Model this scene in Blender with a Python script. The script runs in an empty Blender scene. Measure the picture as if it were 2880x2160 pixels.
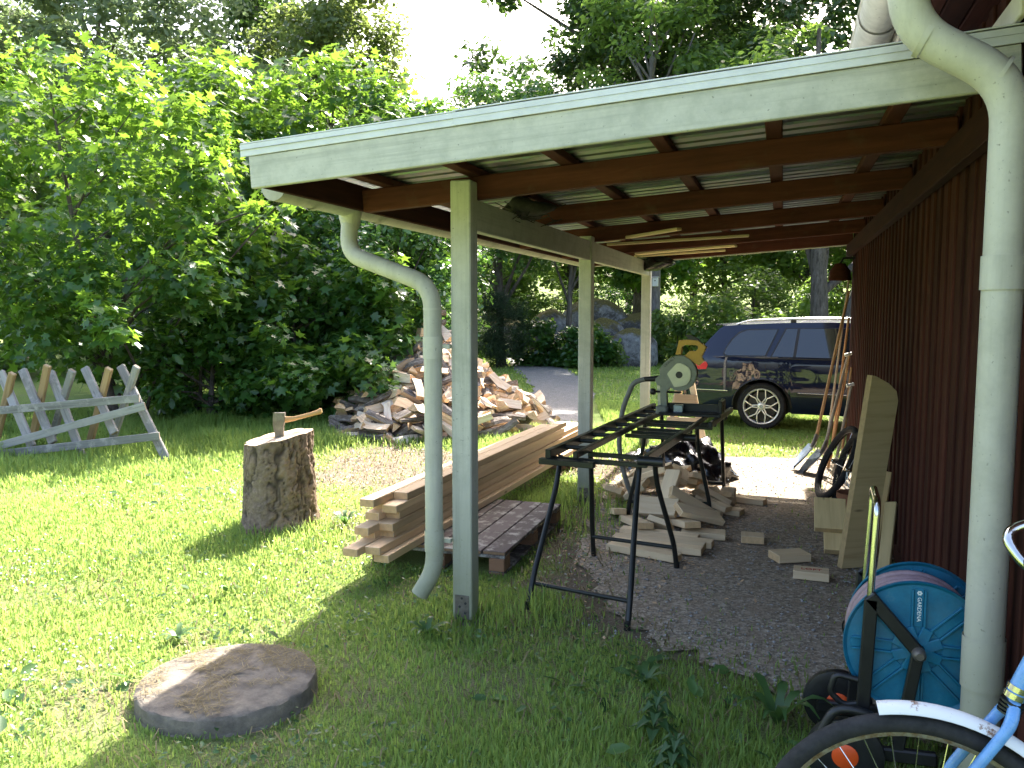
import bpy, bmesh, math, random
import numpy as np
from mathutils import Vector, Matrix, Euler
R = math.radians
SC = bpy.context.scene
COL = SC.collection

# ------------------------------------------------------------------ camera, sky, sun, exposure
cam_d = bpy.data.cameras.new('camera')
cam = bpy.data.objects.new('camera', cam_d); COL.objects.link(cam)
cam.location = (0, 0, 1.6)
cam.rotation_euler = (R(90 - 5.09), 0, R(18.07))
cam_d.sensor_width = 36; cam_d.sensor_fit = 'HORIZONTAL'; cam_d.lens = 29.13
cam_d.clip_start = .05; cam_d.clip_end = 600
SC.camera = cam
SUN = Vector((.008, 1.10, 1.0)).normalized()
SUN_EL = math.asin(SUN.z); SUN_AZ = math.atan2(SUN.x, SUN.y)
wd = bpy.data.worlds.new('World'); SC.world = wd; wd.use_nodes = True
wn = wd.node_tree.nodes; wl = wd.node_tree.links
bg = wn['Background']
sky = wn.new('ShaderNodeTexSky'); sky.sky_type = 'NISHITA'; sky.sun_disc = False
sky.sun_elevation = SUN_EL; sky.sun_rotation = SUN_AZ
sky.air_density = 1.0; sky.dust_density = 5.0; sky.ozone_density = .6
wl.new(sky.outputs[0], bg.inputs[0]); bg.inputs[1].default_value = .15
sun_d = bpy.data.lights.new('sun', 'SUN'); sun_d.energy = 5.0; sun_d.angle = R(.53); sun_d.color = (1, .95, .86)
sun = bpy.data.objects.new('sun', sun_d); COL.objects.link(sun)
sun.rotation_euler = (-SUN).to_track_quat('-Z', 'Y').to_euler(); sun.location = (5, 30, 30)
SC.view_settings.view_transform = 'Standard'; SC.view_settings.look = 'None'
SC.view_settings.exposure = 2.25; SC.view_settings.gamma = 1
SC.render.engine = 'CYCLES'
SC.cycles.use_denoising = True
SC.cycles.max_bounces = 6; SC.cycles.diffuse_bounces = 3; SC.cycles.transmission_bounces = 4
SC.cycles.transparent_max_bounces = 8
SC.cycles.sample_clamp_indirect = 6

# ------------------------------------------------------------------ node helpers
class NT:
    def __init__(s, name):
        s.m = bpy.data.materials.new(name); s.m.use_nodes = True
        s.t = s.m.node_tree; s.b = s.t.nodes['Principled BSDF']; s.out = s.t.nodes['Material Output']
    def n(s, typ, **k):
        x = s.t.nodes.new(typ)
        for a, v in k.items(): setattr(x, a, v)
        return x
    def l(s, a, b): s.t.links.new(a, b)
    def vec(s, kind='Object', scale=(1, 1, 1), rnd=True):
        tc = s.n('ShaderNodeTexCoord'); mp = s.n('ShaderNodeMapping')
        mp.inputs['Scale'].default_value = scale
        s.l(tc.outputs[kind], mp.inputs[0])
        if rnd:
            oi = s.n('ShaderNodeObjectInfo'); mu = s.n('ShaderNodeMath', operation='MULTIPLY'); mu.inputs[1].default_value = 37.
            s.l(oi.outputs['Random'], mu.inputs[0]); cb = s.n('ShaderNodeCombineXYZ')
            for i in range(3): s.l(mu.outputs[0], cb.inputs[i])
            s.l(cb.outputs[0], mp.inputs['Location'])
        return mp.outputs[0]
    def noise(s, v, scale=5, detail=4, rough=.6, dist=0):
        x = s.n('ShaderNodeTexNoise'); x.inputs['Scale'].default_value = scale; x.inputs['Detail'].default_value = detail
        x.inputs['Roughness'].default_value = rough; x.inputs['Distortion'].default_value = dist
        s.l(v, x.inputs['Vector']); return x.outputs['Fac']
    def voro(s, v, scale, feature='F1', out='Distance'):
        x = s.n('ShaderNodeTexVoronoi', feature=feature); x.inputs['Scale'].default_value = scale
        s.l(v, x.inputs['Vector']); return x.outputs[out]
    def ramp(s, f, stops):
        x = s.n('ShaderNodeValToRGB'); e = x.color_ramp.elements
        while len(e) < len(stops): e.new(.5)
        for i, (p, c) in enumerate(stops):
            e[i].position = p
            if not isinstance(c, (tuple, list)): c = (c, c, c)
            e[i].color = (c[0], c[1], c[2], 1)
        s.l(f, x.inputs[0]); return x.outputs[0]
    def mix(s, f, a, b, mode='MIX'):
        x = s.n('ShaderNodeMix', data_type='RGBA', blend_type=mode)
        for sock, v in ((x.inputs[0], f), (x.inputs[6], a), (x.inputs[7], b)):
            if isinstance(v, (int, float)): sock.default_value = v
            elif isinstance(v, (tuple, list)): sock.default_value = (v[0], v[1], v[2], 1)
            else: s.l(v, sock)
        return x.outputs[2]
    def math(s, op, a, b=None):
        x = s.n('ShaderNodeMath', operation=op)
        for i, v in enumerate((a, b)):
            if v is None: continue
            if isinstance(v, (int, float)): x.inputs[i].default_value = v
            else: s.l(v, x.inputs[i])
        return x.outputs[0]
    def attr(s, name): 
        x = s.n('ShaderNodeAttribute', attribute_name=name); return x.outputs['Fac']
    def rand(s): return s.n('ShaderNodeObjectInfo').outputs['Random']
    def set(s, base=None, rough=None, metal=None, spec=None, bump=None, bstr=.3, bdist=.01, coat=None):
        for key, v in (('Base Color', base), ('Roughness', rough), ('Metallic', metal), ('Specular IOR Level', spec), ('Coat Weight', coat)):
            if v is None: continue
            k = s.b.inputs[key]
            if isinstance(v, (int, float)): k.default_value = v
            elif isinstance(v, (tuple, list)): k.default_value = (v[0], v[1], v[2], 1)
            else: s.l(v, k)
        if bump is not None:
            x = s.n('ShaderNodeBump'); x.inputs['Strength'].default_value = bstr; x.inputs['Distance'].default_value = bdist
            s.l(bump, x.inputs['Height']); s.l(x.outputs[0], s.b.inputs['Normal'])
        return s.m
    def endmask(s):
        """1 on faces whose object-space normal points along local X (sawn ends)"""
        tc = s.n('ShaderNodeTexCoord'); sp = s.n('ShaderNodeSeparateXYZ'); s.l(tc.outputs['Normal'], sp.inputs[0])
        a = s.math('ABSOLUTE', sp.outputs[0]); return s.math('GREATER_THAN', a, .8)

MATS = {}
def plain(name, col, rough=.5, metal=0, var=.12, scale=12, spec=.5, coat=0, bump=0):
    t = NT(name); v = t.vec('Object'); f = t.noise(v, scale, 5, .65)
    c = t.ramp(f, [(.3, [x * (1 - var) for x in col]), (.7, [min(1, x * (1 + var)) for x in col])])
    f2 = t.noise(v, scale * 3, 3, .6)
    r = t.ramp(f2, [(.3, max(.02, rough * .8)), (.75, min(1, rough * 1.25))])
    t.set(c, r, metal, spec, f2 if bump else None, bump or .1, .004, coat)
    MATS[name] = t.m; return t.m
def wood(name, a, b, end, rough=.7, grain=26, knots=True, wear=None, rndv=.25, bstr=.25):
    """plank wood, grain along local X, own colour on the sawn ends, knots"""
    t = NT(name); v = t.vec('Object', (1.6, grain, grain))
    f = t.noise(v, 1.0, 5, .62, .6)
    c = t.ramp(f, [(.28, b), (.5, a), (.72, [min(1, x * 1.12) for x in a])])
    v2 = t.vec('Object', (1, 1, 1)); big = t.noise(v2, 2.2, 3, .5)
    c = t.mix(t.ramp(big, [(.35, 0), (.7, .5)]), c, b)
    if knots:
        vk = t.vec('Object', (2.4, 9, 9)); d = t.voro(vk, 1.0)
        c = t.mix(t.ramp(d, [(.03, .85), (.11, 0)]), c, [x * .28 for x in b])
    hs = t.n('ShaderNodeHueSaturation'); t.l(c, hs.inputs['Color'])
    val = t.ramp(t.rand(), [(0, 1 - rndv), (1, 1 + rndv)]); t.l(val, hs.inputs['Value']); c = hs.outputs[0]
    if wear is not None:
        w = t.noise(v2, 9, 6, .7); c = t.mix(t.ramp(w, [(.52, 0), (.62, 1)]), c, wear)
    er = t.noise(t.vec('Object', (30, 30, 30)), 1.2, 3)
    ec = t.ramp(er, [(.3, [x * .75 for x in end]), (.7, end)])
    c = t.mix(t.endmask(), c, ec)
    t.set(c, rough, 0, .3, f, bstr, .004); MATS[name] = t.m; return t.m

def paint_white(name, base, dirt, lowdirt, streak=True):
    """weathered white paint: faint grain, grey specks, green-grey dirt near the ground"""
    t = NT(name); v = t.vec('Object', (1, 1, 1), False)
    g1 = t.noise(t.vec('Object', (3, 60, 60) if streak else (20, 20, 2)), 1, 4)
    c = t.mix(t.ramp(g1, [(.45, 0), (.8, .35)]), base, dirt)
    sp = t.noise(v, 70, 3, .5); c = t.mix(t.ramp(sp, [(.67, 0), (.74, .7)]), c, [x * .35 for x in dirt])
    blot = t.noise(v, 7, 6, .75); c = t.mix(t.ramp(blot, [(.42, 0), (.7, .75)]), c, dirt)
    st = t.noise(t.vec('Object', (1.2, 38, 38) if streak else (9, 9, .8)), 1, 5, .7); c = t.mix(t.ramp(st, [(.5, 0), (.72, .55)]), c, [x * .72 for x in dirt])
    chip = t.noise(v, 24, 6, .75); c = t.mix(t.ramp(chip, [(.70, 0), (.725, .8 if streak else 0)]), c, (.22, .19, .155))
    if lowdirt:
        ge = t.n('ShaderNodeNewGeometry'); sx = t.n('ShaderNodeSeparateXYZ'); t.l(ge.outputs['Position'], sx.inputs[0])
        h = t.math('ADD', sx.outputs[2], t.math('MULTIPLY', t.noise(v, 14, 5, .8), .5))
        k = t.ramp(h, [(.4, .85), (1.35, 0)]); c = t.mix(k, c, (.24, .25, .16))
    t.set(c, .55, 0, .4, g1, .15, .003); MATS[name] = t.m; return t.m

# ------------------------------------------------------------------ materials
paint_white('white_paint', (.54, .53, .475), (.36, .36, .31), True)
paint_white('fascia_paint', (.52, .51, .455), (.33, .335, .29), False)
paint_white('pipe_white', (.53, .515, .45), (.41, .40, .34), True, False)
plain('flashing', (.6, .61, .62), .4, .1, .1, 9)
plain('cream', (.66, .62, .5), .6, 0, .12, 6)
t = NT('falu_red'); v = t.vec('Object', (2, 22, 22)); f = t.noise(v, 1, 5, .65, .4)
c = t.ramp(f, [(.25, (.026, .008, .006)), (.55, (.054, .016, .011)), (.8, (.08, .025, .017))])
w = t.noise(t.vec('Object'), 6, 6, .7); c = t.mix(t.ramp(w, [(.6, 0), (.75, .5)]), c, (.045, .028, .022))
hs = t.n('ShaderNodeHueSaturation'); t.l(c, hs.inputs['Color']); t.l(t.ramp(t.rand(), [(0, .65), (1, 1.35)]), hs.inputs['Value'])
MATS['falu_red'] = t.set(hs.outputs[0], .85, 0, .2, f, .3, .004)
t = NT('rafter_red'); v = t.vec('Object', (2, 22, 22)); f = t.noise(v, 1, 5, .65, .4)
c = t.ramp(f, [(.25, (.05, .014, .010)), (.55, (.095, .027, .018)), (.8, (.14, .046, .031))])
w = t.noise(t.vec('Object'), 6, 6, .7); c = t.mix(t.ramp(w, [(.55, 0), (.75, .6)]), c, (.10, .06, .042))
MATS['rafter_red'] = t.set(c, .8, 0, .25, f, .3, .004)
t = NT('galvanised'); v = t.vec('Object'); f = t.voro(v, 26, 'F1', 'Color'); f2 = t.noise(v, 2.5, 5)
c = t.mix(.15, t.ramp(f2, [(.3, (.19, .21, .20)), (.7, (.29, .31, .295))]), f, 'SOFT_LIGHT')
MATS['galvanised'] = t.set(c, t.ramp(f2, [(.3, .3), (.7, .48)]), .75)
wood('pine_new', (.72, .52, .33), (.60, .40, .23), (.62, .39, .2), .65)
wood('pine_pale', (.78, .62, .41), (.68, .49, .29), (.68, .47, .26), .65)
wood('pine_dull', (.64, .50, .26), (.5, .36, .17), (.5, .36, .18), .6)
wood('weathered', (.29, .28, .265), (.16, .15, .14), (.28, .22, .16), .85, 30, True, (.34, .32, .30))
wood('weathered_brown', (.36, .25, .13), (.22, .14, .07), (.38, .29, .18), .8, 30)
wood('pallet_wood', (.13, .105, .1), (.085, .065, .06), (.28, .17, .1), .8, 24, False, (.33, .31, .28))
wood('pallet_block', (.24, .13, .075), (.16, .085, .05), (.3, .17, .1), .85, 20, False)
wood('tool_wood', (.5, .29, .14), (.34, .18, .08), (.5, .3, .16), .5, 30, False)
wood('tool_grey', (.4, .35, .28), (.28, .23, .18), (.4, .35, .28), .7, 30, False)
wood('axe_wood', (.62, .36, .16), (.46, .24, .1), (.6, .4, .2), .4, 30, False)
t = NT('split_wood'); v = t.vec('Object', (2.2, 30, 30)); f = t.noise(v, 1, 6, .7, .8)
c = t.ramp(f, [(.22, (.42, .25, .14)), (.45, (.68, .49, .32)), (.7, (.84, .71, .55))])
hs = t.n('ShaderNodeHueSaturation'); t.l(c, hs.inputs['Color'])
t.l(t.ramp(t.rand(), [(0, .72), (.5, 1.0), (1, 1.18)]), hs.inputs['Value']); t.l(t.ramp(t.rand(), [(0, 1.15), (.6, .95), (1, .6)]), hs.inputs['Saturation'])
MATS['split_wood'] = t.set(hs.outputs[0], .8, 0, .25, f, .6, .008)
t = NT('log_end'); v = t.vec('Object', (1, 1, 1)); f = t.noise(v, 35, 4)
MATS['log_end'] = t.set(t.ramp(f, [(.3, (.42, .25, .13)), (.7, (.70, .5, .31))]), .85, 0, .2, f, .4, .005)
t = NT('log_bark'); v = t.vec('Object', (10, 30, 30)); f = t.noise(v, 1, 6, .75, .5)
MATS['log_bark'] = t.set(t.ramp(f, [(.3, (.055, .045, .038)), (.5, (.16, .13, .11)), (.72, (.38, .35, .32))]), .9, 0, .2, f, .9, .01)
t = NT('stump_bark'); v = t.vec('Object', (1, 1, 1)); f = t.noise(v, 34, 6, .75); a = t.attr('crack')
c = t.ramp(f, [(.3, (.10, .07, .052)), (.5, (.21, .155, .115)), (.72, (.35, .265, .2))])
f3 = t.noise(v, 5, 3); c = t.mix(t.ramp(f3, [(.4, 0), (.7, .6)]), c, (.34, .24, .15))
c = t.mix(a, c, (.05, .038, .03)); MATS['stump_bark'] = t.set(c, .9, 0, .2, f, 1.0, .012)
t = NT('stump_top'); v = t.vec('Object'); 
wv = t.n('ShaderNodeTexWave', wave_type='RINGS', rings_direction='Z'); wv.inputs['Scale'].default_value = 22; wv.inputs['Distortion'].default_value = 4; t.l(v, wv.inputs[0])
f = t.noise(v, 25, 5, .7); c = t.mix(wv.outputs['Fac'], (.60, .46, .32), (.5, .36, .23)); c = t.mix(t.ramp(f, [(.4, 0), (.65, .7)]), c, (.42, .38, .34))
MATS['stump_top'] = t.set(c, .85, 0, .2, f, .6, .006)
t = NT('tree_bark'); v = t.vec('Object', (7, 7, 1.5), False); f = t.noise(v, 2.2, 6, .75)
MATS['tree_bark'] = t.set(t.ramp(f, [(.3, (.035, .03, .026)), (.55, (.11, .095, .085)), (.75, (.2, .185, .175))]), .95, 0, .1, f, 1, .03)
t = NT('grey_bark'); v = t.vec('Object', (5, 5, 1.2), False); f = t.noise(v, 3, 6, .75)
MATS['grey_bark'] = t.set(t.ramp(f, [(.3, (.09, .08, .085)), (.55, (.2, .185, .19)), (.75, (.33, .31, .32))]), .95, 0, .1, f, 1, .03)
t = NT('concrete'); v = t.vec('Object'); f = t.noise(v, 9, 7, .75); f2 = t.noise(v, 60, 4, .7)
c = t.ramp(f, [(.3, (.095, .08, .066)), (.5, (.175, .15, .122)), (.72, (.29, .245, .185))]); c = t.mix(t.ramp(f2, [(.55, 0), (.72, .5)]), c, (.14, .13, .12))
MATS['concrete'] = t.set(c, .9, 0, .25, f2, .7, .006)
t = NT('rock'); v = t.vec('Object', (1, 1, 1)); f = t.noise(v, 1.3, 7, .72, .3); f2 = t.noise(v, 7, 6, .8)
c = t.ramp(f2, [(.3, (.11, .11, .115)), (.6, (.27, .275, .28)), (.75, (.42, .42, .42))]); c = t.mix(t.ramp(f, [(.46, 0), (.54, .85)]), c, (.05, .047, .043))
ge = t.n('ShaderNodeNewGeometry'); sp = t.n('ShaderNodeSeparateXYZ'); t.l(ge.outputs['Normal'], sp.inputs[0])
mo = t.math('ADD', sp.outputs[2], t.math('MULTIPLY', t.math('SUBTRACT', t.noise(v, 4, 7, .8), .5), 1.6)); mf = t.noise(v, 18, 5, .8)
c = t.mix(t.ramp(mo, [(.55, 0), (.8, 1)]), c, t.ramp(mf, [(.3, (.06, .06, .018)), (.55, (.14, .12, .04)), (.75, (.26, .2, .08))]))
MATS['rock'] = t.set(c, .95, 0, .2, f2, .9, .05)
plain('black_steel', (.018, .02, .019), .38, .3, .3, 30, .5)
plain('black_plastic', (.012, .012, .013), .42, 0, .3, 20)
plain('rubber', (.022, .022, .024), .8, 0, .3, 25, .3)
plain('chrome', (.62, .62, .6), .14, 1, .06, 10)
plain('raw_steel', (.17, .15, .13), .5, .6, .35, 30)
plain('blade_steel', (.42, .42, .33), .42, .7, .05, 8)
plain('saw_grey', (.20, .215, .175), .5, .2, .12, 30)
plain('saw_yellow', (.56, .31, .03), .42, 0, .1, 30)
plain('hose_grey', (.16, .16, .15), .6, 0, .15, 30)
t = NT('reel_blue'); v = t.vec('Object'); f = t.noise(v, 18, 6, .75); f2 = t.noise(v, 4, 4)
c = t.ramp(f, [(.35, (.004, .12, .215)), (.6, (.008, .165, .28)), (.8, (.07, .21, .29))]); c = t.mix(t.ramp(f2, [(.5, 0), (.75, .35)]), c, (.16, .19, .19))
MATS['reel_blue'] = t.set(c, t.ramp(f, [(.3, .35), (.7, .6)]), 0, .45)
plain('hose_pink', (.34, .23, .25), .5, 0, .2, 30)
plain('orange_plastic', (.75, .09, .015), .4, 0, .08, 20)
plain('bike_blue', (.12, .30, .62), .3, 0, .15, 30, .5, .4)
plain('terracotta', (.33, .14, .075), .8, 0, .2, 12)
plain('tail_red', (.55, .008, .012), .12, 0, .1, 10, .6, .6)
plain('white_plastic', (.75, .75, .73), .4, 0, .05, 10)
plain('red_ink', (.5, .05, .04), .8)
plain('white_ink', (.8, .85, .85), .6)
plain('dark_ink', (.03, .03, .03), .6)
plain('stone', (.33, .32, .31), .9, 0, .3, 14)
plain('straw', (.50, .40, .24), .8, 0, .25, 40)
plain('brick_red', (.22, .12, .09), .9, 0, .25, 14, .2, 0, .5)
plain('bag_cloth', (.06, .075, .10), .85, 0, .3, 25, .2, 0, .6)
plain('nest', (.04, .035, .03), .95, 0, .4, 30)
plain('spade_blue', (.24, .29, .36), .32, .8, .25, 12)
t = NT('fender_white'); v = t.vec('Object'); f = t.noise(v, 22, 5, .7)
MATS['fender_white'] = t.set(t.ramp(f, [(.60, (.74, .74, .73)), (.66, (.26, .15, .09))]), .4)
t = NT('rim_metal'); v = t.vec('Object'); f = t.noise(v, 40, 5, .7)
MATS['rim_metal'] = t.set(t.ramp(f, [(.4, (.5, .45, .38)), (.65, (.28, .16, .08))]), .4, .75)
t = NT('car_paint'); t.b.inputs['Coat Weight'].default_value = 1; t.b.inputs['Coat Roughness'].default_value = .03
MATS['car_paint'] = t.set((.004, .008, .032), .6, 0, .05)
t = NT('car_glass'); MATS['car_glass'] = t.set((.012, .016, .02), .02, 0, 1.0)
plain('alloy', (.8, .79, .76), .32, .6, .06, 12)
plain('car_trim', (.012, .012, .013), .5, 0, .2, 20)
t = NT('tarp'); v = t.vec('Object'); f = t.noise(v, 14, 4, .6, 1.2); f2 = t.noise(v, 55, 3, .6)
MATS['tarp'] = t.set((.008, .009, .012), .16, 0, .7, t.math('ADD', f, t.math('MULTIPLY', f2, .15)), .35, .02)

def leafmat(name, dark, light, trans, tmix=.42, rough=.38, spec=.5):
    t = NT(name); r = t.attr('rnd')
    c = t.ramp(r, [(0, dark), (.75, light), (1, [min(1, x * 1.35) for x in light])])
    t.set(c, rough, 0, spec)
    tr = t.n('ShaderNodeBsdfTranslucent'); t.l(t.ramp(r, [(0, [x * .7 for x in trans]), (1, trans)]), tr.inputs[0])
    mx = t.n('ShaderNodeMixShader'); mx.inputs[0].default_value = tmix
    t.l(t.b.outputs[0], mx.inputs[1]); t.l(tr.outputs[0], mx.inputs[2]); t.l(mx.outputs[0], t.out.inputs[0])
    MATS[name] = t.m
leafmat('leaf_maple', (.018, .055, .018), (.045, .115, .03), (.30, .52, .05), .40, .28)
leafmat('leaf_broad', (.032, .082, .032), (.075, .15, .055), (.24, .46, .07), .38, .22, .7)
leafmat('leaf_tree', (.035, .07, .022), (.075, .13, .04), (.36, .56, .09), .5, .42)
leafmat('leaf_oak', (.018, .045, .016), (.045, .085, .03), (.13, .24, .04), .3, .45)
leafmat('leaf_birch', (.055, .085, .03), (.11, .15, .055), (.32, .42, .10), .4, .4)
leafmat('leaf_grey', (.09, .125, .075), (.16, .205, .12), (.28, .38, .16), .42, .55, .3)
leafmat('leaf_juniper', (.018, .038, .018), (.04, .07, .03), (.05, .09, .03), .2, .6, .3)
leafmat('grass_blade', (.075, .165, .025), (.23, .34, .085), (.50, .66, .16), .45, .5, .3)
leafmat('grass_dry', (.13, .10, .05), (.30, .24, .13), (.25, .2, .09), .25, .7, .2)
leafmat('weed_leaf', (.035, .085, .03), (.08, .16, .045), (.16, .30, .06), .35, .4)
leafmat('clover_white', (.62, .56, .5), (.8, .78, .74), (.5, .45, .4), .2, .8, .1)

# ground: soil + short thatch, gravel where the vertex mask says so
t = NT('ground_soil'); v = t.vec('Object', (1, 1, 1), False); f = t.noise(v, 11, 7, .75); f2 = t.noise(v, 90, 4, .7); f3 = t.noise(v, 1.3, 4, .6)
soil = t.ramp(f2, [(.3, (.075, .058, .042)), (.52, (.19, .15, .11)), (.75, (.38, .31, .23))])
thatch = t.ramp(f2, [(.3, (.075, .135, .027)), (.55, (.2, .27, .07)), (.75, (.40, .42, .17))])
b_ = t.attr('bare'); k = t.math('ADD', b_, t.math('MULTIPLY', t.math('SUBTRACT', f, .5), .9))
c = t.mix(t.ramp(k, [(.3, 0), (.7, 1)]), thatch, soil)
c = t.mix(t.ramp(f3, [(.4, 0), (.7, .25)]), c, (.24, .19, .11))
MATS['ground_soil'] = t.set(c, .95, 0, .15, f2, .8, .02)
def gravelmat(name, c0, c1, c2, tint):
    t = NT(name); v = t.vec('Object', (1, 1, 1), False)
    d = t.voro(v, 70, 'F1', 'Color'); sp = t.n('ShaderNodeSeparateColor'); t.l(d, sp.inputs[0])
    c = t.ramp(sp.outputs[0], [(.1, c0), (.55, c1), (.95, c2)])
    f = t.noise(v, 7, 6, .75); c = t.mix(t.ramp(f, [(.42, 0), (.68, .8)]), c, tint)
    h = t.voro(v, 70); MATS[name] = t.set(c, .95, 0, .2, h, .45, .008)
gravelmat('gravel', (.18, .148, .112), (.32, .262, .198), (.5, .425, .34), (.29, .222, .155))
gravelmat('road_gravel', (.12, .115, .115), (.21, .20, .20), (.33, .32, .315), (.17, .16, .14))
# ------------------------------------------------------------------ object helpers
def tag(o, label=None, cat=None, group=None, kind=None):
    if label: o['label'] = label
    if cat: o['category'] = cat
    if group: o['group'] = group
    if kind: o['kind'] = kind
    return o
def thing(name, label, cat, loc=(0, 0, 0), rotz=0, group=None):
    o = bpy.data.objects.new(name, None); COL.objects.link(o); o.empty_display_size = .1
    o.location = loc; o.rotation_euler = (0, 0, rotz)
    return tag(o, label, cat, group)
WM = {}                                   # things whose parts are written in world coordinates
def athing(name, label, cat, loc=(0, 0, 0), group=None):
    o = thing(name, label, cat, loc, 0, group); WM[o.name] = Matrix.Translation(loc); return o
def link(name, me, parent=None, M4=None):
    o = bpy.data.objects.new(name, me); COL.objects.link(o)
    if parent is not None:
        o.parent = parent
        if parent.name in WM:
            o.matrix_parent_inverse = WM[parent.name].inverted(); WM[o.name] = M4.copy() if M4 is not None else Matrix()
    if M4 is not None: o.matrix_basis = M4
    return o
def frame(p0, p1, up=(0, 0, 1)):
    """matrix whose X runs p0->p1, Z as near 'up' as possible, origin at the middle"""
    p0, p1 = Vector(p0), Vector(p1); x = (p1 - p0).normalized(); u = Vector(up)
    if abs(x.dot(u.normalized())) > .98: u = Vector((0, 1, 0)) if abs(x.y) < .9 else Vector((1, 0, 0))
    y = u.cross(x).normalized(); z = x.cross(y)
    m = Matrix((x, y, z)).transposed().to_4x4(); m.translation = (p0 + p1) / 2
    return m
class MB:
    def __init__(s): s.v = []; s.f = []; s.s = []; s.slot = 0
    def add(s, V, F, M4=None):
        o = len(s.v)
        s.v += [tuple(M4 @ Vector(p)) for p in V] if M4 is not None else [tuple(p) for p in V]
        s.f += [tuple(i + o for i in f) for f in F]; s.s += [s.slot] * len(F); return s
    def box(s, c, d, ch=.003, M4=None):
        """chamfered box"""
        hx, hy, hz = d[0] / 2, d[1] / 2, d[2] / 2; c = Vector(c); ch = min(ch, hx * .45, hy * .45, hz * .45)
        V = []; idx = {}
        for sx in (-1, 1):
            for sy in (-1, 1):
                for sz in (-1, 1):
                    for ax in range(3):
                        q = [sx * (hx - ch), sy * (hy - ch), sz * (hz - ch)]; q[ax] = (sx, sy, sz)[ax] * (hx, hy, hz)[ax]
                        idx[(sx, sy, sz, ax)] = len(V); V.append(c + Vector(q))
        F = []
        def quad(a, b, cc, dd): F.append((idx[a], idx[b], idx[cc], idx[dd]))
        for ax in range(3):
            a1, a2 = (ax + 1) % 3, (ax + 2) % 3
            for sg in (-1, 1):
                ring = []
                for (u, w) in ((-1, -1), (1, -1), (1, 1), (-1, 1)):
                    k = [0, 0, 0]; k[ax] = sg; k[a1] = u; k[a2] = w; ring.append(idx[(k[0], k[1], k[2], ax)])
                F.append(tuple(ring if sg > 0 else ring[::-1]))
            for u in (-1, 1):
                for w in (-1, 1):
                    k0 = [0, 0, 0]; k1 = [0, 0, 0]; k0[ax] = -1; k1[ax] = 1
                    for k in (k0, k1): k[a1] = u; k[a2] = w
                    q = (idx[(*k0, a1)], idx[(*k1, a1)], idx[(*k1, a2)], idx[(*k0, a2)])
                    F.append(q if u * w < 0 else q[::-1])
        for sx in (-1, 1):
            for sy in (-1, 1):
                for sz in (-1, 1):
                    q = (idx[(sx, sy, sz, 0)], idx[(sx, sy, sz, 1)], idx[(sx, sy, sz, 2)]); F.append(q if sx * sy * sz > 0 else q[::-1])
        return s.add(V, F, M4)
    def bar(s, p0, p1, w, t, up=(0, 0, 1), ch=.003):
        return s.box((0, 0, 0), ((Vector(p1) - Vector(p0)).length, w, t), ch, frame(p0, p1, up))
    def cyl(s, p0, p1, r0, r1=None, n=12, caps=True):
        r1 = r0 if r1 is None else r1
        return s.tube([p0, p1], [r0, r1], n, caps)
    def tube(s, pts, r, n=10, caps=True):
        pts = [Vector(p) for p in pts]; N = len(pts)
        rs = list(r) if hasattr(r, '__len__') else [r] * N
        V = []; F = []; prev = None
        for i, p in enumerate(pts):
            d = (pts[min(i + 1, N - 1)] - pts[max(i - 1, 0)]).normalized()
            if prev is None:
                a = Vector((0, 0, 1)) if abs(d.z) < .9 else Vector((1, 0, 0)); u = d.cross(a).normalized()
            else: u = (prev - d * prev.dot(d)).normalized()
            prev = u; w = d.cross(u)
            for j in range(n):
                t = 6.28318530718 * j / n; V.append(p + (u * math.cos(t) + w * math.sin(t)) * rs[i])
        for i in range(N - 1):
            for j in range(n):
                k = (j + 1) % n; F.append((i * n + j, i * n + k, (i + 1) * n + k, (i + 1) * n + j))
        if caps: F.append(tuple(range(n))[::-1]); F.append(tuple((N - 1) * n + j for j in range(n)))
        return s.add(V, F)
    def lathe(s, prof, M4=None, n=32, closed=False):
        """prof: (radius, height) about local Z"""
        V = [(r * math.cos(6.2831853 * j / n), r * math.sin(6.2831853 * j / n), z) for (r, z) in prof for j in range(n)]
        F = []; m = len(prof)
        for i in range(m if closed else m - 1):
            i2 = (i + 1) % m
            for j in range(n):
                k = (j + 1) % n; F.append((i * n + j, i * n + k, i2 * n + k, i2 * n + j))
        return s.add(V, F, M4)
    def prism(s, poly, h, M4=None, z0=0):
        n = len(poly); V = [(p[0], p[1], z0) for p in poly] + [(p[0], p[1], z0 + h) for p in poly]
        F = [(i, (i + 1) % n, n + (i + 1) % n, n + i) for i in range(n)] + [tuple(range(n))[::-1], tuple(range(n, 2 * n))]
        return s.add(V, F, M4)
    def mesh(s, name, mats):
        me = bpy.data.meshes.new(name); me.from_pydata(s.v, [], s.f)
        for m in (mats if isinstance(mats, (list, tuple)) else [mats]): me.materials.append(MATS[m])
        if any(s.s): me.polygons.foreach_set('material_index', s.s)
        return me
    def build(s, name, mats, parent=None, smooth=None, M4=None):
        me = s.mesh(name, mats)
        if smooth is not None:
            me.polygons.foreach_set('use_smooth', [True] * len(me.polygons)); me.set_sharp_from_angle(angle=R(smooth))
        me.update(); return link(name, me, parent, M4)
PL = {}
def plank(name, parent, p0, p1, w, t, mat, up=(0, 0, 1), ch=.004):
    L = round((Vector(p1) - Vector(p0)).length, 3); key = (L, w, t, mat, ch)
    if key not in PL: PL[key] = MB().box((0, 0, 0), (L, w, t), ch).mesh(name, mat)
    return link(name, PL[key], parent, frame(p0, p1, up))
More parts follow.
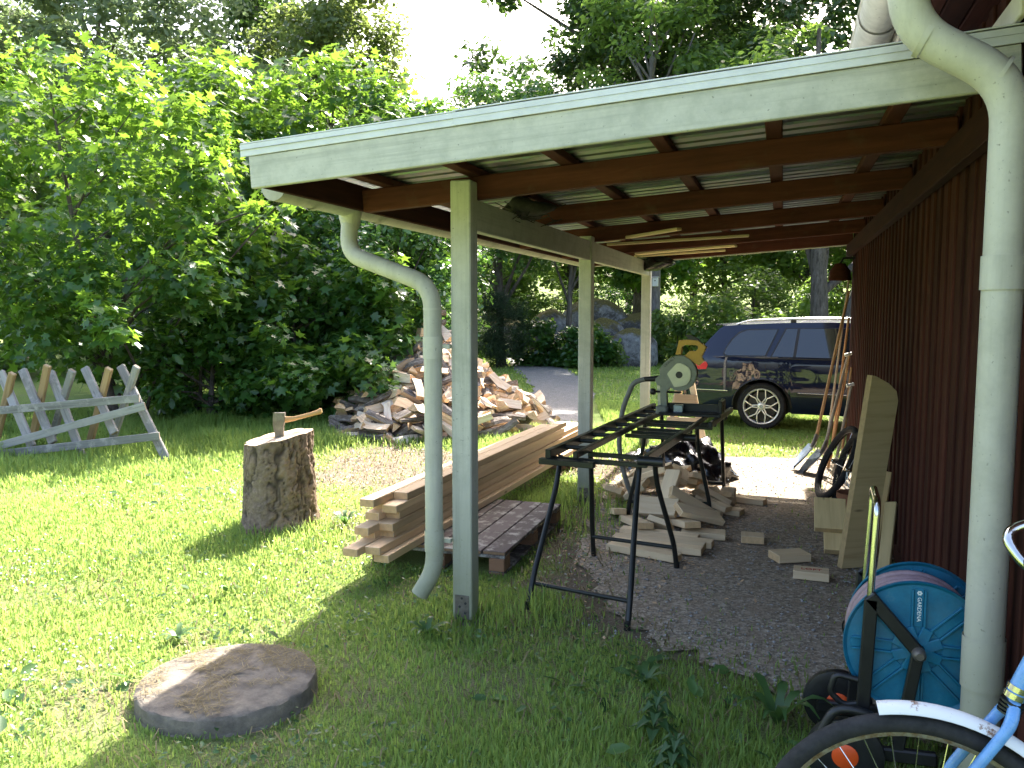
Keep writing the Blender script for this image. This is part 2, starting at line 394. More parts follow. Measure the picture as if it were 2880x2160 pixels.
def fillet(pts, r, seg=6):
    pts = [Vector(p) for p in pts]; out = [pts[0]]
    for i in range(1, len(pts) - 1):
        a, b, c = pts[i - 1], pts[i], pts[i + 1]; d0 = (a - b); d1 = (c - b)
        k = min(r, d0.length * .49, d1.length * .49); q0 = b + d0.normalized() * k; q1 = b + d1.normalized() * k
        for j in range(seg + 1):
            t = j / seg; out.append(q0 * (1 - t) ** 2 + b * 2 * t * (1 - t) + q1 * t * t)
    out.append(pts[-1]); return out
def text_mesh(txt, size, mat, depth=.0008):
    cu = bpy.data.curves.new('lettering', 'FONT'); cu.body = txt; cu.size = size; cu.extrude = depth; cu.align_x = 'CENTER'; cu.align_y = 'CENTER'
    o = bpy.data.objects.new('lettering', cu); COL.objects.link(o)
    me = bpy.data.meshes.new_from_object(o); bpy.data.objects.remove(o); me.materials.clear(); me.materials.append(MATS[mat]); return me
def vnoise(x, y, scale, seed):
    rg = np.random.RandomState(seed); T = rg.rand(64, 64); x = np.asarray(x) * scale + 1000; y = np.asarray(y) * scale + 1000
    xi = np.floor(x).astype(int); yi = np.floor(y).astype(int); fx = x - xi; fy = y - yi
    fx = fx * fx * (3 - 2 * fx); fy = fy * fy * (3 - 2 * fy); a = lambda i, j: T[(xi + i) % 64, (yi + j) % 64]
    return (a(0, 0) * (1 - fx) + a(1, 0) * fx) * (1 - fy) + (a(0, 1) * (1 - fx) + a(1, 1) * fx) * fy
def npmesh(name, V, F, mat, rnd=None, attr='rnd', smooth=False):
    """V (n,3), F (m,k) equal-sided polygons"""
    me = bpy.data.meshes.new(name); F = np.asarray(F, np.int32); k = F.shape[1]
    me.vertices.add(len(V)); me.vertices.foreach_set('co', np.ascontiguousarray(V, np.float32).ravel())
    me.loops.add(F.size); me.loops.foreach_set('vertex_index', F.ravel())
    me.polygons.add(len(F)); me.polygons.foreach_set('loop_start', np.arange(0, F.size, k, dtype=np.int32))
    if smooth: me.polygons.foreach_set('use_smooth', np.ones(len(F), bool))
    me.materials.append(MATS[mat]); me.update(calc_edges=True)
    if rnd is not None:
        a = me.attributes.new(attr, 'FLOAT', 'POINT'); a.data.foreach_set('value', np.ascontiguousarray(rnd, np.float32))
    return me
# leaf templates: x along the leaf, y across, z up
def _maple():
    pol = [(180, .36), (150, .30), (122, .46), (86, .24), (58, .60), (28, .27), (0, .62)]
    pr = [(.38 + r * math.cos(R(a)), r * math.sin(R(a))) for a, r in pol]
    P = [(p[0], p[1]) for p in pr]; lo = [(p[0], -p[1]) for p in pr[-2:0:-1]]
    ring = P + lo; V = [(.36, 0, -.03)] + [(a, b, .05 * abs(b) - .12 * max(0, a - .5)) for a, b in ring]; n = len(ring)
    return np.array(V), np.array([(0, 1 + i, 1 + (i + 1) % n) for i in range(n)])
def _oval():
    V = [(0, 0, 0), (.3, .25, .05), (.7, .23, .03), (1, 0, -.06), (.7, -.23, .03), (.3, -.25, .05)]
    return np.array(V), np.array([(0, 1, 2, 3), (0, 3, 4, 5)])
def _diamond():
    return np.array([(0, 0, 0), (.45, .3, .04), (1, 0, 0), (.45, -.3, .04)]), np.array([(0, 3, 2, 1)])
def _needle():
    return np.array([(0, -.03, 0), (0, .03, 0), (1, .012, -.05), (1, -.012, -.05)]), np.array([(0, 1, 2, 3)])
LEAF = dict(maple=_maple(), oval=_oval(), diamond=_diamond(), needle=_needle())
def scatter(name, kind, P, N, size, mat, rng, rnd, T=None):
    """a leaf of template 'kind' at every point P, facing N"""
    TV, TF = LEAF[kind]; n = len(P); k = len(TV)
    N = N / np.maximum(1e-6, np.linalg.norm(N, axis=1))[:, None]
    if T is None: T = rng.normal(size=(n, 3))
    T = T - N * (T * N).sum(1)[:, None]; T /= np.maximum(1e-6, np.linalg.norm(T, axis=1))[:, None]; B = np.cross(N, T)
    V = (P[:, None, :] + size[:, None, None] * (TV[None, :, 0:1] * T[:, None, :] + TV[None, :, 1:2] * B[:, None, :] + TV[None, :, 2:3] * N[:, None, :])).reshape(-1, 3)
    F = (TF[None] + (np.arange(n) * k)[:, None, None]).reshape(-1, TF.shape[1])
    return npmesh(name, V, F, mat, np.repeat(rnd, k))
def crown_mesh(name, clumps, n, kind, size, mat, seed, flat=.6, upn=1.0, zsort=0.35):
    """leaves gathered in clumps [(x,y,z,r)], outward/upward facing"""
    rng = np.random.RandomState(seed); C = np.array(clumps); w = C[:, 3] ** 2; idx = rng.choice(len(C), n, p=w / w.sum())
    d = rng.normal(size=(n, 3)); d /= np.linalg.norm(d, axis=1)[:, None]; r = rng.rand(n) ** .45
    off = d * (r * C[idx, 3])[:, None]; off[:, 2] *= flat
    P = C[idx, :3] + off; N = d * .7 + np.array([0, 0, upn]) + rng.normal(size=(n, 3)) * .55
    sz = size * rng.uniform(.5, 1.35, n); cl = rng.rand(len(C))[idx]
    rnd = np.clip(.5 * rng.rand(n) + .5 * cl, 0, 1)
    return scatter(name, kind, P, N, sz, mat, rng, rnd)
def shell_clumps(cx, cy, cz, rx, ry, rz, n, r0, r1, seed, zmin=-9, gap=.0, inner=.35):
    rr = random.Random(seed); out = []
    while len(out) < n:
        d = Vector((rr.gauss(0, 1), rr.gauss(0, 1), rr.gauss(0, 1))).normalized(); k = inner + (1 - inner) * rr.random() ** .5
        k *= 1 + .22 * math.sin(3 * math.atan2(d.y, d.x) + seed) * (1 - abs(d.z))
        p = (cx + d.x * rx * k, cy + d.y * ry * k, cz + d.z * rz * k)
        if p[2] < zmin or rr.random() < gap: continue
        out.append((*p, rr.uniform(r0, r1)))
    return out
def trunk_mb(base, top, r, clumps, seed, nl=14, stems=1):
    """tapered trunk with limbs reaching into the crown"""
    rr = random.Random(seed); mb = MB(); base = Vector(base); top = Vector(top)
    def pathpt(t):
        p = base.lerp(top, t); return p + Vector((math.sin(t * 3 + seed) - math.sin(seed), math.cos(t * 2.6 + seed) - math.cos(seed), 0)) * (r * .8)
    ts = [0, .04, .12, .25, .4, .55, .7, .85, 1]
    mb.tube([pathpt(t) for t in ts], [r * (1.35 if t == 0 else 1.12 if t < .05 else 1 - .8 * t) for t in ts], 9)
    for c in rr.sample(clumps, min(nl, len(clumps))):
        c = Vector(c[:3]); f = max(.18, min(.9, (c.z - base.z) / max(.1, top.z - base.z) - .25 * rr.random() - .1)); a = pathpt(f)
        mid = a.lerp(c, .5) + Vector((rr.uniform(-.2, .2), rr.uniform(-.2, .2), rr.uniform(.0, .3))) * (c - a).length * .35
        q = r * (1 - .8 * f) * .55
        mb.tube([a, a.lerp(mid, .5), mid, mid.lerp(c, .6), c], [q, q * .85, q * .6, q * .4, q * .12], 6, False)
    return mb
# ------------------------------------------------------------------ ground
GRAVEL = [(-1.02, 4.75), (-.8, 4.25), (-.45, 3.88), (-.05, 3.6), (.3, 3.42), (.72, 3.3), (.72, 9.35), (-.2, 9.3), (-.9, 9.0), (-1.4, 8.5), (-1.5, 7.6), (-1.36, 6.6), (-1.3, 5.6)]
DRIVE = [(-8.6, 27), (-7.2, 24), (-5.6, 20), (-4.3, 16.6), (-3.75, 14.4), (-3.3, 12.6), (-2.9, 11.2)]
def inpoly(x, y, poly):
    x = np.asarray(x); y = np.asarray(y); r = np.zeros(x.shape, bool); n = len(poly)
    for i in range(n):
        (x0, y0), (x1, y1) = poly[i], poly[(i + 1) % n]
        c = ((y0 > y) != (y1 > y)) & (x < (x1 - x0) * (y - y0) / (y1 - y0 + 1e-12) + x0); r ^= c
    return r
def drive_d(x, y):
    x = np.asarray(x, float); y = np.asarray(y, float); d = np.full(x.shape, 99.)
    for (a, b), (c, e) in zip(DRIVE, DRIVE[1:]):
        t = np.clip(((x - a) * (c - a) + (y - b) * (e - b)) / ((c - a) ** 2 + (e - b) ** 2), 0, 1); d = np.minimum(d, np.hypot(x - a - t * (c - a), y - b - t * (e - b)))
    return d
def gravel_d(x, y):
    x = np.asarray(x, float); y = np.asarray(y, float); d = np.full(x.shape, 99.); n = len(GRAVEL)
    for k in range(n):
        (a, b), (c, e) = GRAVEL[k], GRAVEL[(k + 1) % n]
        t = np.clip(((x - a) * (c - a) + (y - b) * (e - b)) / ((c - a) ** 2 + (e - b) ** 2), 0, 1); d = np.minimum(d, np.hypot(x - a - t * (c - a), y - b - t * (e - b)))
    return d
def bare_at(x, y):
    b = .62 * vnoise(x, y, 1.1, 3) + .38 * vnoise(x, y, 3.7, 4) - .36
    for (cx, cy, r, k) in ((-3.9, 7.2, .75, .8), (-4.1, 8.3, .6, .5), (-1.9, 4.1, .35, .38), (-1.3, 3.25, .4, .24), (-.8, 2.6, .35, .2), (-2.72, 2.5, .25, .55), (-2.6, 3.35, .28, .5), (-.4, 3.3, .4, .15), (-2.2, 8.6, 1.2, .3), (-1.3, 5.0, .5, .3), (-3.0, 6.2, .6, .35), (-2.05, 3.0, .5, .2)):
        b = b + k * np.exp(-((x - cx) ** 2 + (y - cy) ** 2) / (2 * r * r))
    b = b - .06 + .05 * (x > -2.4) * (y < 4.6) + .55 * np.exp(-gravel_d(x, y) / .3)
    return np.clip(b, 0, 1)
def terrain(x, y):
    t = np.clip((y + .1 * np.abs(x + 3) - 29) / 45, 0, 1); h = 5.5 * t * t * (3 - 2 * t)
    near = np.exp(-((x + 3) ** 2 + (y - 6) ** 2) / 900.)
    return h + .02 * (vnoise(x, y, .9, 7) - .5) * near + .25 * (vnoise(x, y, .1, 8) - .5) * np.clip((np.hypot(x, y) - 25) / 20, 0, 1)
def axis_pts(lo, hi, step, far):
    a = list(np.arange(lo, hi, step)); s = step; p = hi
    while p < far: a.append(p); s *= 1.22; p += s
    s = step; p = lo - step
    while p > -far: a.insert(0, p); s *= 1.22; p -= s
    return np.array(a)
gx = axis_pts(-10.5, 2.2, .075, 220); gy = axis_pts(1.2, 14, .075, 260)
X, Y = np.meshgrid(gx, gy); X = X.ravel(); Y = Y.ravel(); nx, ny = len(gx), len(gy)
Z = terrain(X, Y)
i, j = np.meshgrid(np.arange(nx - 1), np.arange(ny - 1)); a = (j * nx + i).ravel()
F = np.stack([a, a + 1, a + nx + 1, a + nx], 1)
tag(link('ground', npmesh('ground', np.stack([X, Y, Z], 1), F, 'ground_soil', bare_at(X, Y), 'bare', True)), kind='structure')
def sheet(name, poly, mat, z, jitter, seed, step=.12):
    """flat sheet with a ragged outline"""
    rr = random.Random(seed); pts = []
    n = len(poly)
    for k in range(n):
        a, b = Vector((*poly[k], 0)), Vector((*poly[(k + 1) % n], 0)); m = max(1, int((b - a).length / step))
        for q in range(m):
            p = a.lerp(b, q / m); pts.append((p.x + rr.uniform(-jitter, jitter), p.y + rr.uniform(-jitter, jitter)))
    bm = bmesh.new(); vs = [bm.verts.new((x, y, 0)) for x, y in pts]; bm.faces.new(vs); bmesh.ops.triangulate(bm, faces=bm.faces[:])
    for _ in range(2): bmesh.ops.subdivide_edges(bm, edges=[e for e in bm.edges if e.calc_length() > .5], cuts=1); bmesh.ops.triangulate(bm, faces=bm.faces[:])
    for v in bm.verts: v.co.z = float(terrain(np.array([v.co.x]), np.array([v.co.y]))[0]) + z
    me = bpy.data.meshes.new(name); bm.to_mesh(me); bm.free(); me.materials.append(MATS[mat])
    return tag(link(name, me), kind='structure')
sheet('gravel_path', GRAVEL, 'gravel', .012, .10, 1, .06)
dl = []; dr = []
for k, (x, y) in enumerate(DRIVE):
    a = DRIVE[max(0, k - 1)]; b = DRIVE[min(len(DRIVE) - 1, k + 1)]; d = Vector((b[0] - a[0], b[1] - a[1])).normalized(); w = (.7, .7, .68, .62, .55, .45, .25)[k]
    dl.append((x - d.y * w, y + d.x * w)); dr.append((x + d.y * w, y - d.x * w))
sheet('driveway', dl + dr[::-1], 'road_gravel', .02, .07, 2, .3)

# ------------------------------------------------------------------ house
WX, GY, HY = .70, 2.25, 9.62          # side wall plane, near gable plane, far end
house = athing('house', 'dark red wooden house with white gutter above the lean-to roof', 'house', (WX, GY, 0))
wall = MB().box((WX + .06, (GY + HY) / 2, 1.36), (.08, HY - GY, 2.72), .002).build('wall', 'falu_red', house)
y = GY + .06; k = 0
while y < HY - .04:
    x = WX + (0 if k % 2 else .012); plank('board', wall, (x, y, .16), (x, y, 2.7), .125 if k % 2 == 0 else .075, .022, 'falu_red', (-1, 0, 0), .004); y += .092; k += 1
gab = MB().prism([(WX + .02, 0), (WX + 6.6, 0), (WX + 6.6, 2.72), (WX + 3.3, 4.6), (WX + .02, 2.72)], .08, Matrix(((1, 0, 0, 0), (0, 0, -1, GY + .08), (0, 1, 0, 0), (0, 0, 0, 1)))).build('gable_wall', 'falu_red', house)
for k in range(34):
    x = WX + .07 + k * .105; plank('board', gab, (x, GY - (.012 if k % 2 else 0), .16), (x, GY - (.012 if k % 2 else 0), 2.66), .12 if k % 2 else .09, .02, 'falu_red', (0, -1, 0), .004)
MB().box((WX + 3.3, HY - .04, 1.36), (6.5, .08, 2.72), .002).build('far_wall', 'falu_red', house)
MB().box((WX + 6.56, (GY + HY) / 2, 1.36), (.08, HY - GY - .1, 2.72), .002).build('back_wall', 'falu_red', house)
MB().box((WX + 3.34, (GY + HY) / 2, .08), (6.5, HY - GY - .04, .18), .01).build('plinth', 'concrete', house)
EX = .40; RY0, RY1 = 1.85, 10.75                           # eave line, roof ends
slope = .55
def roofz(x): return 2.80 + slope * (x - EX)
mb = MB()
rx = WX + 3.3
mb.add([(EX, RY0, 2.80), (rx, RY0, roofz(rx)), (rx, RY1, roofz(rx)), (EX, RY1, 2.80), (EX, RY0, 2.88), (rx, RY0, roofz(rx) + .08), (rx, RY1, roofz(rx) + .08), (EX, RY1, 2.88)], [(0, 3, 2, 1), (4, 5, 6, 7), (0, 1, 5, 4), (1, 2, 6, 5), (2, 3, 7, 6), (3, 0, 4, 7)])
ox = 2 * rx - EX
mb.add([(ox, RY0, 2.80), (rx, RY0, roofz(rx)), (rx, RY1, roofz(rx)), (ox, RY1, 2.80), (ox, RY0, 2.88), (rx, RY0, roofz(rx) + .08), (rx, RY1, roofz(rx) + .08), (ox, RY1, 2.88)], [(0, 1, 2, 3), (4, 7, 6, 5), (0, 4, 5, 1), (1, 5, 6, 2), (2, 6, 7, 3), (3, 7, 4, 0)])
roof = mb.build('roof', 'terracotta', house)
plank('eave_board', house, (EX + .014, RY0, 2.76), (EX + .014, RY1, 2.76), .17, .024, 'cream', (1, 0, 0))
for k in range(3): plank('soffit_board', house, (EX + .075 + k * .095, RY0 + .02, 2.70), (EX + .075 + k * .095, RY1 - .02, 2.70), .09, .02, 'falu_red')
plank('wall_trim', house, (WX - .028, 2.97, 2.54), (WX - .028, HY, 2.54), .022, .085, 'cream')
def gutter(parent, x, z, y0, y1, r, joints, mat='pipe_white'):
    mb = MB(); n = 12; V = []; F = []
    prof = [(-r * math.cos(3.14159 * q / n), -r * math.sin(3.14159 * q / n)) for q in range(n + 1)]
    prof = [(-r - .008, .006)] + prof + [(r + .006, .008)]
    ys = np.linspace(y0, y1, 20); m = len(prof)
    for yy in ys: V += [(x + p, yy, z + q) for p, q in prof]
    for a in range(len(ys) - 1): F += [(a * m + q, a * m + q + 1, (a + 1) * m + q + 1, (a + 1) * m + q) for q in range(m - 1)]
    ri = [(x + p * .95, yy, z + q * .95 + .001) for yy in (y0, y1) for p, q in prof]
    V2 = []; 
    mb.add(V, F); V2 = [(x + p * .94, yy, z + q * .94 + .001) for yy in ys for p, q in prof]; mb.add(V2, [f[::-1] for f in F])
    for yy, sg in ((y0, 1), (y1, -1)):
        mb.prism([(p, q) for p, q in prof[1:-1]], .006, Matrix(((1, 0, 0, x), (0, 0, 1, yy - .003), (0, 1, 0, z), (0, 0, 0, 1))))
    g = mb.build('gutter', mat, parent, 40)
    for jy in joints:
        jb = MB(); V = []; pr = [(-(r + .007) * math.cos(3.14159 * q / n), -(r + .007) * math.sin(3.14159 * q / n)) for q in range(n + 1)]
        for yy in (jy - .02, jy + .02): V += [(x + p, yy, z + q) for p, q in pr]
        jb.add(V, [(q, q + 1, n + 2 + q, n + 1 + q) for q in range(n)]); jb.build('joint_clip', mat, g, 40)
    return g
gutter(house, .325, 2.745, RY0, RY1, .075, (3.62, 5.4, 7.4))
def downspout(parent, path, r, rings, mat='pipe_white', fil=.12):
    pts = fillet(path, fil, 8); mb = MB(); mb.tube(pts, r, 20, False); mb.tube(pts[::-1], r * .93, 20, False)
    d = mb.build('downspout', mat, parent, 60)
    for (p, q, rr_, nm) in rings: MB().cyl(p, q, rr_, rr_, 20, False).build(nm, mat, d, 60)
    return d
PXR, PYR = .615, 2.8
dsp = downspout(house, [(.325, PYR, 2.69), (.325, PYR, 2.44), (PXR, PYR, 2.26), (PXR, PYR, .12)], .056,
    [((PXR, PYR, 1.66), (PXR, PYR, 1.76), .061, 'pipe_clamp'), ((PXR, PYR, .44), (PXR, PYR, .60), .0605, 'pipe_clamp'), ((.37, PYR, 2.41), (.385, PYR, 2.402), .0585, 'pipe_joint'), ((.575, PYR, 2.283), (.585, PYR, 2.277), .0585, 'pipe_joint')])
MB().cyl((PXR, PYR, 1.71), (WX, PYR, 1.71), .012).build('wall_bracket', 'pipe_white', dsp)
lamp = athing('wall_lamp', 'dark red hooded lamp on the far end of the house wall', 'lamp', (.6, 9.4, 1.95))
MB().lathe([(.0, .16), (.05, .155), (.1, .08), (.115, -.02), (.105, -.02), (.09, .07), (.0, .14)], Matrix.Translation((.55, 9.35, 1.93)), 20).build('lamp_shade', 'falu_red', lamp, 40)
MB().tube([(.55, 9.35, 2.08), (.58, 9.35, 2.14), (WX, 9.35, 2.14)], .012, 8).build('lamp_arm', 'black_steel', lamp)

# ------------------------------------------------------------------ carport
PX = -1.52
carport = athing('carport', 'open lean-to roof on white posts beside the red house', 'carport', (PX, 3.89, 0))
def rb(x): return 2.112 + .066 * (x + 2.13)      # underside of rafters
posts = (3.89, 6.6, 9.7)
for k, py in enumerate(posts):
    top = 2.235 if k == 0 else 2.19
    po = plank('post', carport, (PX, py, .02), (PX, py, top), .105, .105, 'white_paint', (0, -1, 0), .006)
    sh = MB().box((PX, py - .055, .085), (.075, .004, .13), .001); sh.build('post_shoe', 'raw_steel', po)
    hb = MB()
    for (hx, hz) in ((-.02, .04), (.018, .06), (-.012, .09), (.02, .11), (0, .135)): hb.cyl((PX + hx, py - .0572, hz), (PX + hx, py - .0598, hz), .0065, n=8)
    hb.build('bolt', 'dark_ink', po)
    MB().box((PX + .01, py + .01, -.02), (.16, .16, .06), .02).build('footing', 'concrete', po)
for a, b in ((posts[0], posts[1]), (posts[1], posts[2])):
    plank('beam', carport, (PX + .012, a + .054, 2.075), (PX + .012, b - .054, 2.075), .055, .155, 'white_paint', (0, 0, 1))
plank('ledger', carport, (WX - .045, 3.1, 2.235), (WX - .045, 9.75, 2.235), .05, .135, 'falu_red')
RAFT = (3.99, 5.3, 6.72, 8.12, 9.55)
for ry in RAFT: plank('rafter', carport, (-2.12, ry, rb(-2.12) + .058), (WX - .02, ry, rb(WX - .02) + .058), .06, .116, 'rafter_red', ch=.006)
plank('rafter', carport, (-2.12, 3.075, rb(-2.12) + .07), (WX - .02, 3.075, rb(WX - .02) + .07), .03, .1, 'rafter_red')
for k, bx in enumerate((-1.98, -1.5, -1.02, -.54, -.06, .42)): plank('batten', carport, (bx, 3.095, rb(bx) + .137), (bx, 9.72, rb(bx) + .137), .07, .038, 'rafter_red')
plank('eave_board', carport, (-2.135, 3.09, rb(-2.13) + .075), (-2.135, 9.72, rb(-2.13) + .075), .024, .13, 'falu_red')
V = []; F = []; yy = 3.02; prof = []
while yy < 9.76:
    prof += [(yy, 0), (yy + .055, 0), (yy + .068, .022), (yy + .092, .022), (yy + .105, 0)]; yy += .133
xs = np.linspace(-2.2, WX + .0, 4)
for x in xs: V += [(x, p, rb(x) + .16 + q) for p, q in prof]
m = len(prof)
for a in range(3): F += [(a * m + q, a * m + q + 1, (a + 1) * m + q + 1, (a + 1) * m + q) for q in range(m - 1)]
MB().add(V, F).build('roof_sheet', 'galvanised', carport)
fa = plank('fascia', carport, (-2.15, 3.045, rb(-2.15) + .066), (WX - .01, 3.045, rb(WX - .01) + .066), .026, .134, 'fascia_paint')
fl = MB(); 
for (xa, xb, dy) in ((-2.19, -1.215, 0), (-1.225, WX - .01, .003)):
    fl.bar((xa, 3.029 - dy, rb(xa) + .158), (xb, 3.029 - dy, rb(xb) + .158), .006, .05, ch=.001)
    fl.bar((xa, 3.09 - dy, rb(xa) + .187 + dy), (xb, 3.09 - dy, rb(xb) + .187 + dy), .128, .005, ch=.001)
fl.build('metal_flashing', 'flashing', fa)
plank('far_fascia', carport, (-2.15, 9.76, rb(-2.15) + .066), (WX - .01, 9.76, rb(WX - .01) + .066), .026, .13, 'fascia_paint')
g2 = gutter(carport, -2.215, rb(-2.13) + .045, 3.3, 9.75, .062, (3.62, 4.3, 5.7, 6.2, 7.6))
GZ = rb(-2.13) + .045
d2 = downspout(carport, [(-2.215, 4.0, GZ - .05), (-2.215, 3.97, 1.90), (-1.655, 3.80, 1.72), (-1.655, 3.80, .285), (-1.725, 3.765, .155)], .045,
    [((-1.655, 3.8, 1.36), (-1.655, 3.8, 1.47), .0495, 'pipe_clamp'), ((-1.655, 3.8, .38), (-1.655, 3.8, .49), .0495, 'pipe_clamp'), ((-1.655, 3.8, 1.60), (-1.655, 3.8, 1.612), .0468, 'pipe_joint'), ((-1.655, 3.8, .335), (-1.655, 3.8, .347), .0468, 'pipe_joint'), ((-2.0, 3.905, 1.831), (-1.988, 3.901, 1.827), .0468, 'pipe_joint')], fil=.12)
MB().lathe([(.062, 0), (.06, -.03), (.046, -.09)], Matrix.Translation((-2.215, 4.0, GZ - .03)), 20).build('outlet_funnel', 'pipe_white', d2, 50)
for z in (1.42, .435): MB().box((-1.593, 3.82, z), (.05, .03, .022), .002).build('pipe_bracket', 'pipe_white', d2)
# things tucked under the roof
for k, (p0, p1, w, lab) in enumerate((((-1.42, 6.9, 2.178), (-.75, 6.3, 2.20), .05, 'pale wood strip stored on the beam, nearest the nest'), ((-1.5, 7.3, 2.178), (-.3, 7.5, 2.24), .045, 'thin pale wood strip lying across the carport beam'), ((-1.46, 8.6, 2.178), (-.45, 8.35, 2.22), .07, 'pale board stored over the far end of the beam'), ((-1.55, 9.0, 2.178), (-.6, 9.1, 2.23), .04, 'short batten tucked under the roof at the last post'))):
    s = plank('wood_strip', None, p0, p1, w, .022, 'pine_pale'); tag(s, lab, 'strip', 'wood strips stored under the carport roof')
def lumpy(name, mat, c, r, seed, n=2, amp=.35, flat=1.0, parent=None, smooth=True):
    bm = bmesh.new(); bmesh.ops.create_icosphere(bm, subdivisions=n, radius=1); rr = random.Random(seed)
    ph = [(Vector((rr.gauss(0, 1), rr.gauss(0, 1), rr.gauss(0, 1))).normalized(), rr.uniform(1.5, 5), rr.uniform(0, 6)) for _ in range(9)]
    for v in bm.verts:
        d = v.co.normalized(); k = 1 + amp * sum(math.sin(q.dot(d) * f + o) for q, f, o in ph) / 4 + rr.uniform(-.04, .04)
        v.co = Vector((d.x * r[0], d.y * r[1], d.z * r[2])) * k
    me = bpy.data.meshes.new(name); bm.to_mesh(me); bm.free(); me.materials.append(MATS[mat])
    if smooth: me.polygons.foreach_set('use_smooth', [True] * len(me.polygons))
    return link(name, me, parent, Matrix.Translation(c))
nest = athing('bird_nest', 'dark tangled nest of twigs wedged on the beam beside the first post', 'nest', (-1.42, 4.75, 2.17))
lumpy('nest_body', 'nest', (-1.44, 4.75, 2.19), (.13, .2, .07), 4, 3, .5, parent=nest)
rr = random.Random(3); mb = MB()
for k in range(40):
    a = Vector((-1.44 + rr.uniform(-.1, .12), 4.75 + rr.uniform(-.2, .2), 2.17 + rr.uniform(-.05, .05))); d = Vector((rr.gauss(0, 1), rr.gauss(0, 1), rr.uniform(-.9, .3))).normalized() * rr.uniform(.08, .2)
    mb.tube([a - d * .5, a, a + d * .5], .0028, 4, False)
mb.build('twigs', 'nest', nest)
tb = lumpy('plastic_bundle', 'tarp', (-1.38, 9.35, 2.14), (.2, .12, .085), 11, 3, .5); tag(tb, 'crumpled dark blue plastic bundle hanging at the last post', 'plastic')
# ------------------------------------------------------------------ chopping block and axe
def make_stump():
    root = thing('chopping_block', 'bark covered pine stump with an axe stuck in its top', 'stump', (-3.545, 5.25, 0), R(20))
    rng = np.random.RandomState(4); nt, nz = 150, 84
    seeds = []; per = 2 * math.pi * .25
    for a in range(19):
        z = rng.uniform(-.1, .1)
        while z < .9: seeds.append((a / 19 * per + rng.uniform(-.03, .03) + .02 * math.sin(z * 9), z)); z += rng.uniform(.12, .34)
    S = np.array(seeds); th_, zz = np.meshgrid(np.arange(nt) / nt * 2 * math.pi, np.linspace(0, 1, nz)); th_ = th_.ravel(); zz = zz.ravel()
    u = th_ / (2 * math.pi) * per; wob = .03 * (vnoise(u * 1, zz * .7, 14, 5) - .5) * 2 + .012 * (vnoise(u, zz * .7, 40, 6) - .5) * 2
    H_ = .665 + .045 * np.cos(th_ - .2) + .004 * np.sin(th_ * 7)
    z = zz * H_
    du = np.abs((u + wob)[:, None] - S[None, :, 0]); du = np.minimum(du, per - du); dz = (z[:, None] - S[None, :, 1]) * .3
    d = np.sort(np.hypot(du, dz), 1)[:, :2]; gap = d[:, 1] - d[:, 0]
    n1 = np.abs(vnoise(u + wob * .9, z * .14, 30, 15) - .5) * 2; n1b = np.abs(vnoise(u + wob, z * .2, 52, 19) - .5) * 2; n2 = np.abs(vnoise(u, z * .55, 17, 16) - .5) * 2
    crack0 = np.clip(1 - gap / (.002 + .013 * vnoise(u, z, 9, 12)), 0, 1) * np.clip(.3 + 1.2 * vnoise(u, z, 7, 14), 0, 1); dome = np.clip(gap / .012, 0, 1) ** .6 * (.4 + .9 * vnoise(u * 2, z, 8, 13))
    crack = np.clip(np.maximum(np.clip(1 - n1 / .2, 0, 1), np.maximum(.75 * np.clip(1 - n2 / .07, 0, 1), .5 * crack0)), 0, 1); dome = np.clip(n1 / .45, 0, 1) ** .7 * (.7 + .5 * n1b)
    r = .235 + .034 * (1 - zz) ** 1.3 + .03 * np.clip(.18 - zz, 0, 1) / .18 * (1 + np.sin(th_ * 5)) * .6
    r = r + .012 * np.sin(th_ * 3 + 1) + .015 * dome - .006 * crack + .008 * (vnoise(u, z, 60, 9) - .5) + .012 * (vnoise(u, z * .4, 16, 10) - .5)
    V = np.stack([r * np.cos(th_), r * np.sin(th_), z], 1)
    i, j = np.meshgrid(np.arange(nt), np.arange(nz - 1)); a = (j * nt + i).ravel(); b = (j * nt + (i + 1) % nt).ravel()
    me = npmesh('bark', V, np.stack([a, b, b + nt, a + nt], 1), 'stump_bark', crack, 'crack', True); link('bark', me, root)
    top = V[-nt:] * np.array([.985, .985, 1]); c = top.mean(0); rings = [top]
    for k in (.8, .55, .3, .1): rings.append(c + (top - c) * k + np.array([0, 0, .004]) * rng.randn(nt, 1) * .5)
    VV = np.concatenate(rings + [c[None]]); mb = MB(); F = []
    for q in range(4): F += [(q * nt + k, q * nt + (k + 1) % nt, (q + 1) * nt + (k + 1) % nt, (q + 1) * nt + k) for k in range(nt)]
    F += [(4 * nt + k, 4 * nt + (k + 1) % nt, 5 * nt) for k in range(nt)]
    mb.add([tuple(p) for p in VV], F).build('cut_top', 'stump_top', root)
make_stump()
axe = thing('axe', 'axe with a curved wooden handle stuck in the chopping block', 'axe', (-3.50, 5.22, .665), R(16)); axe.scale = (.8, .8, .85)
mb = MB()
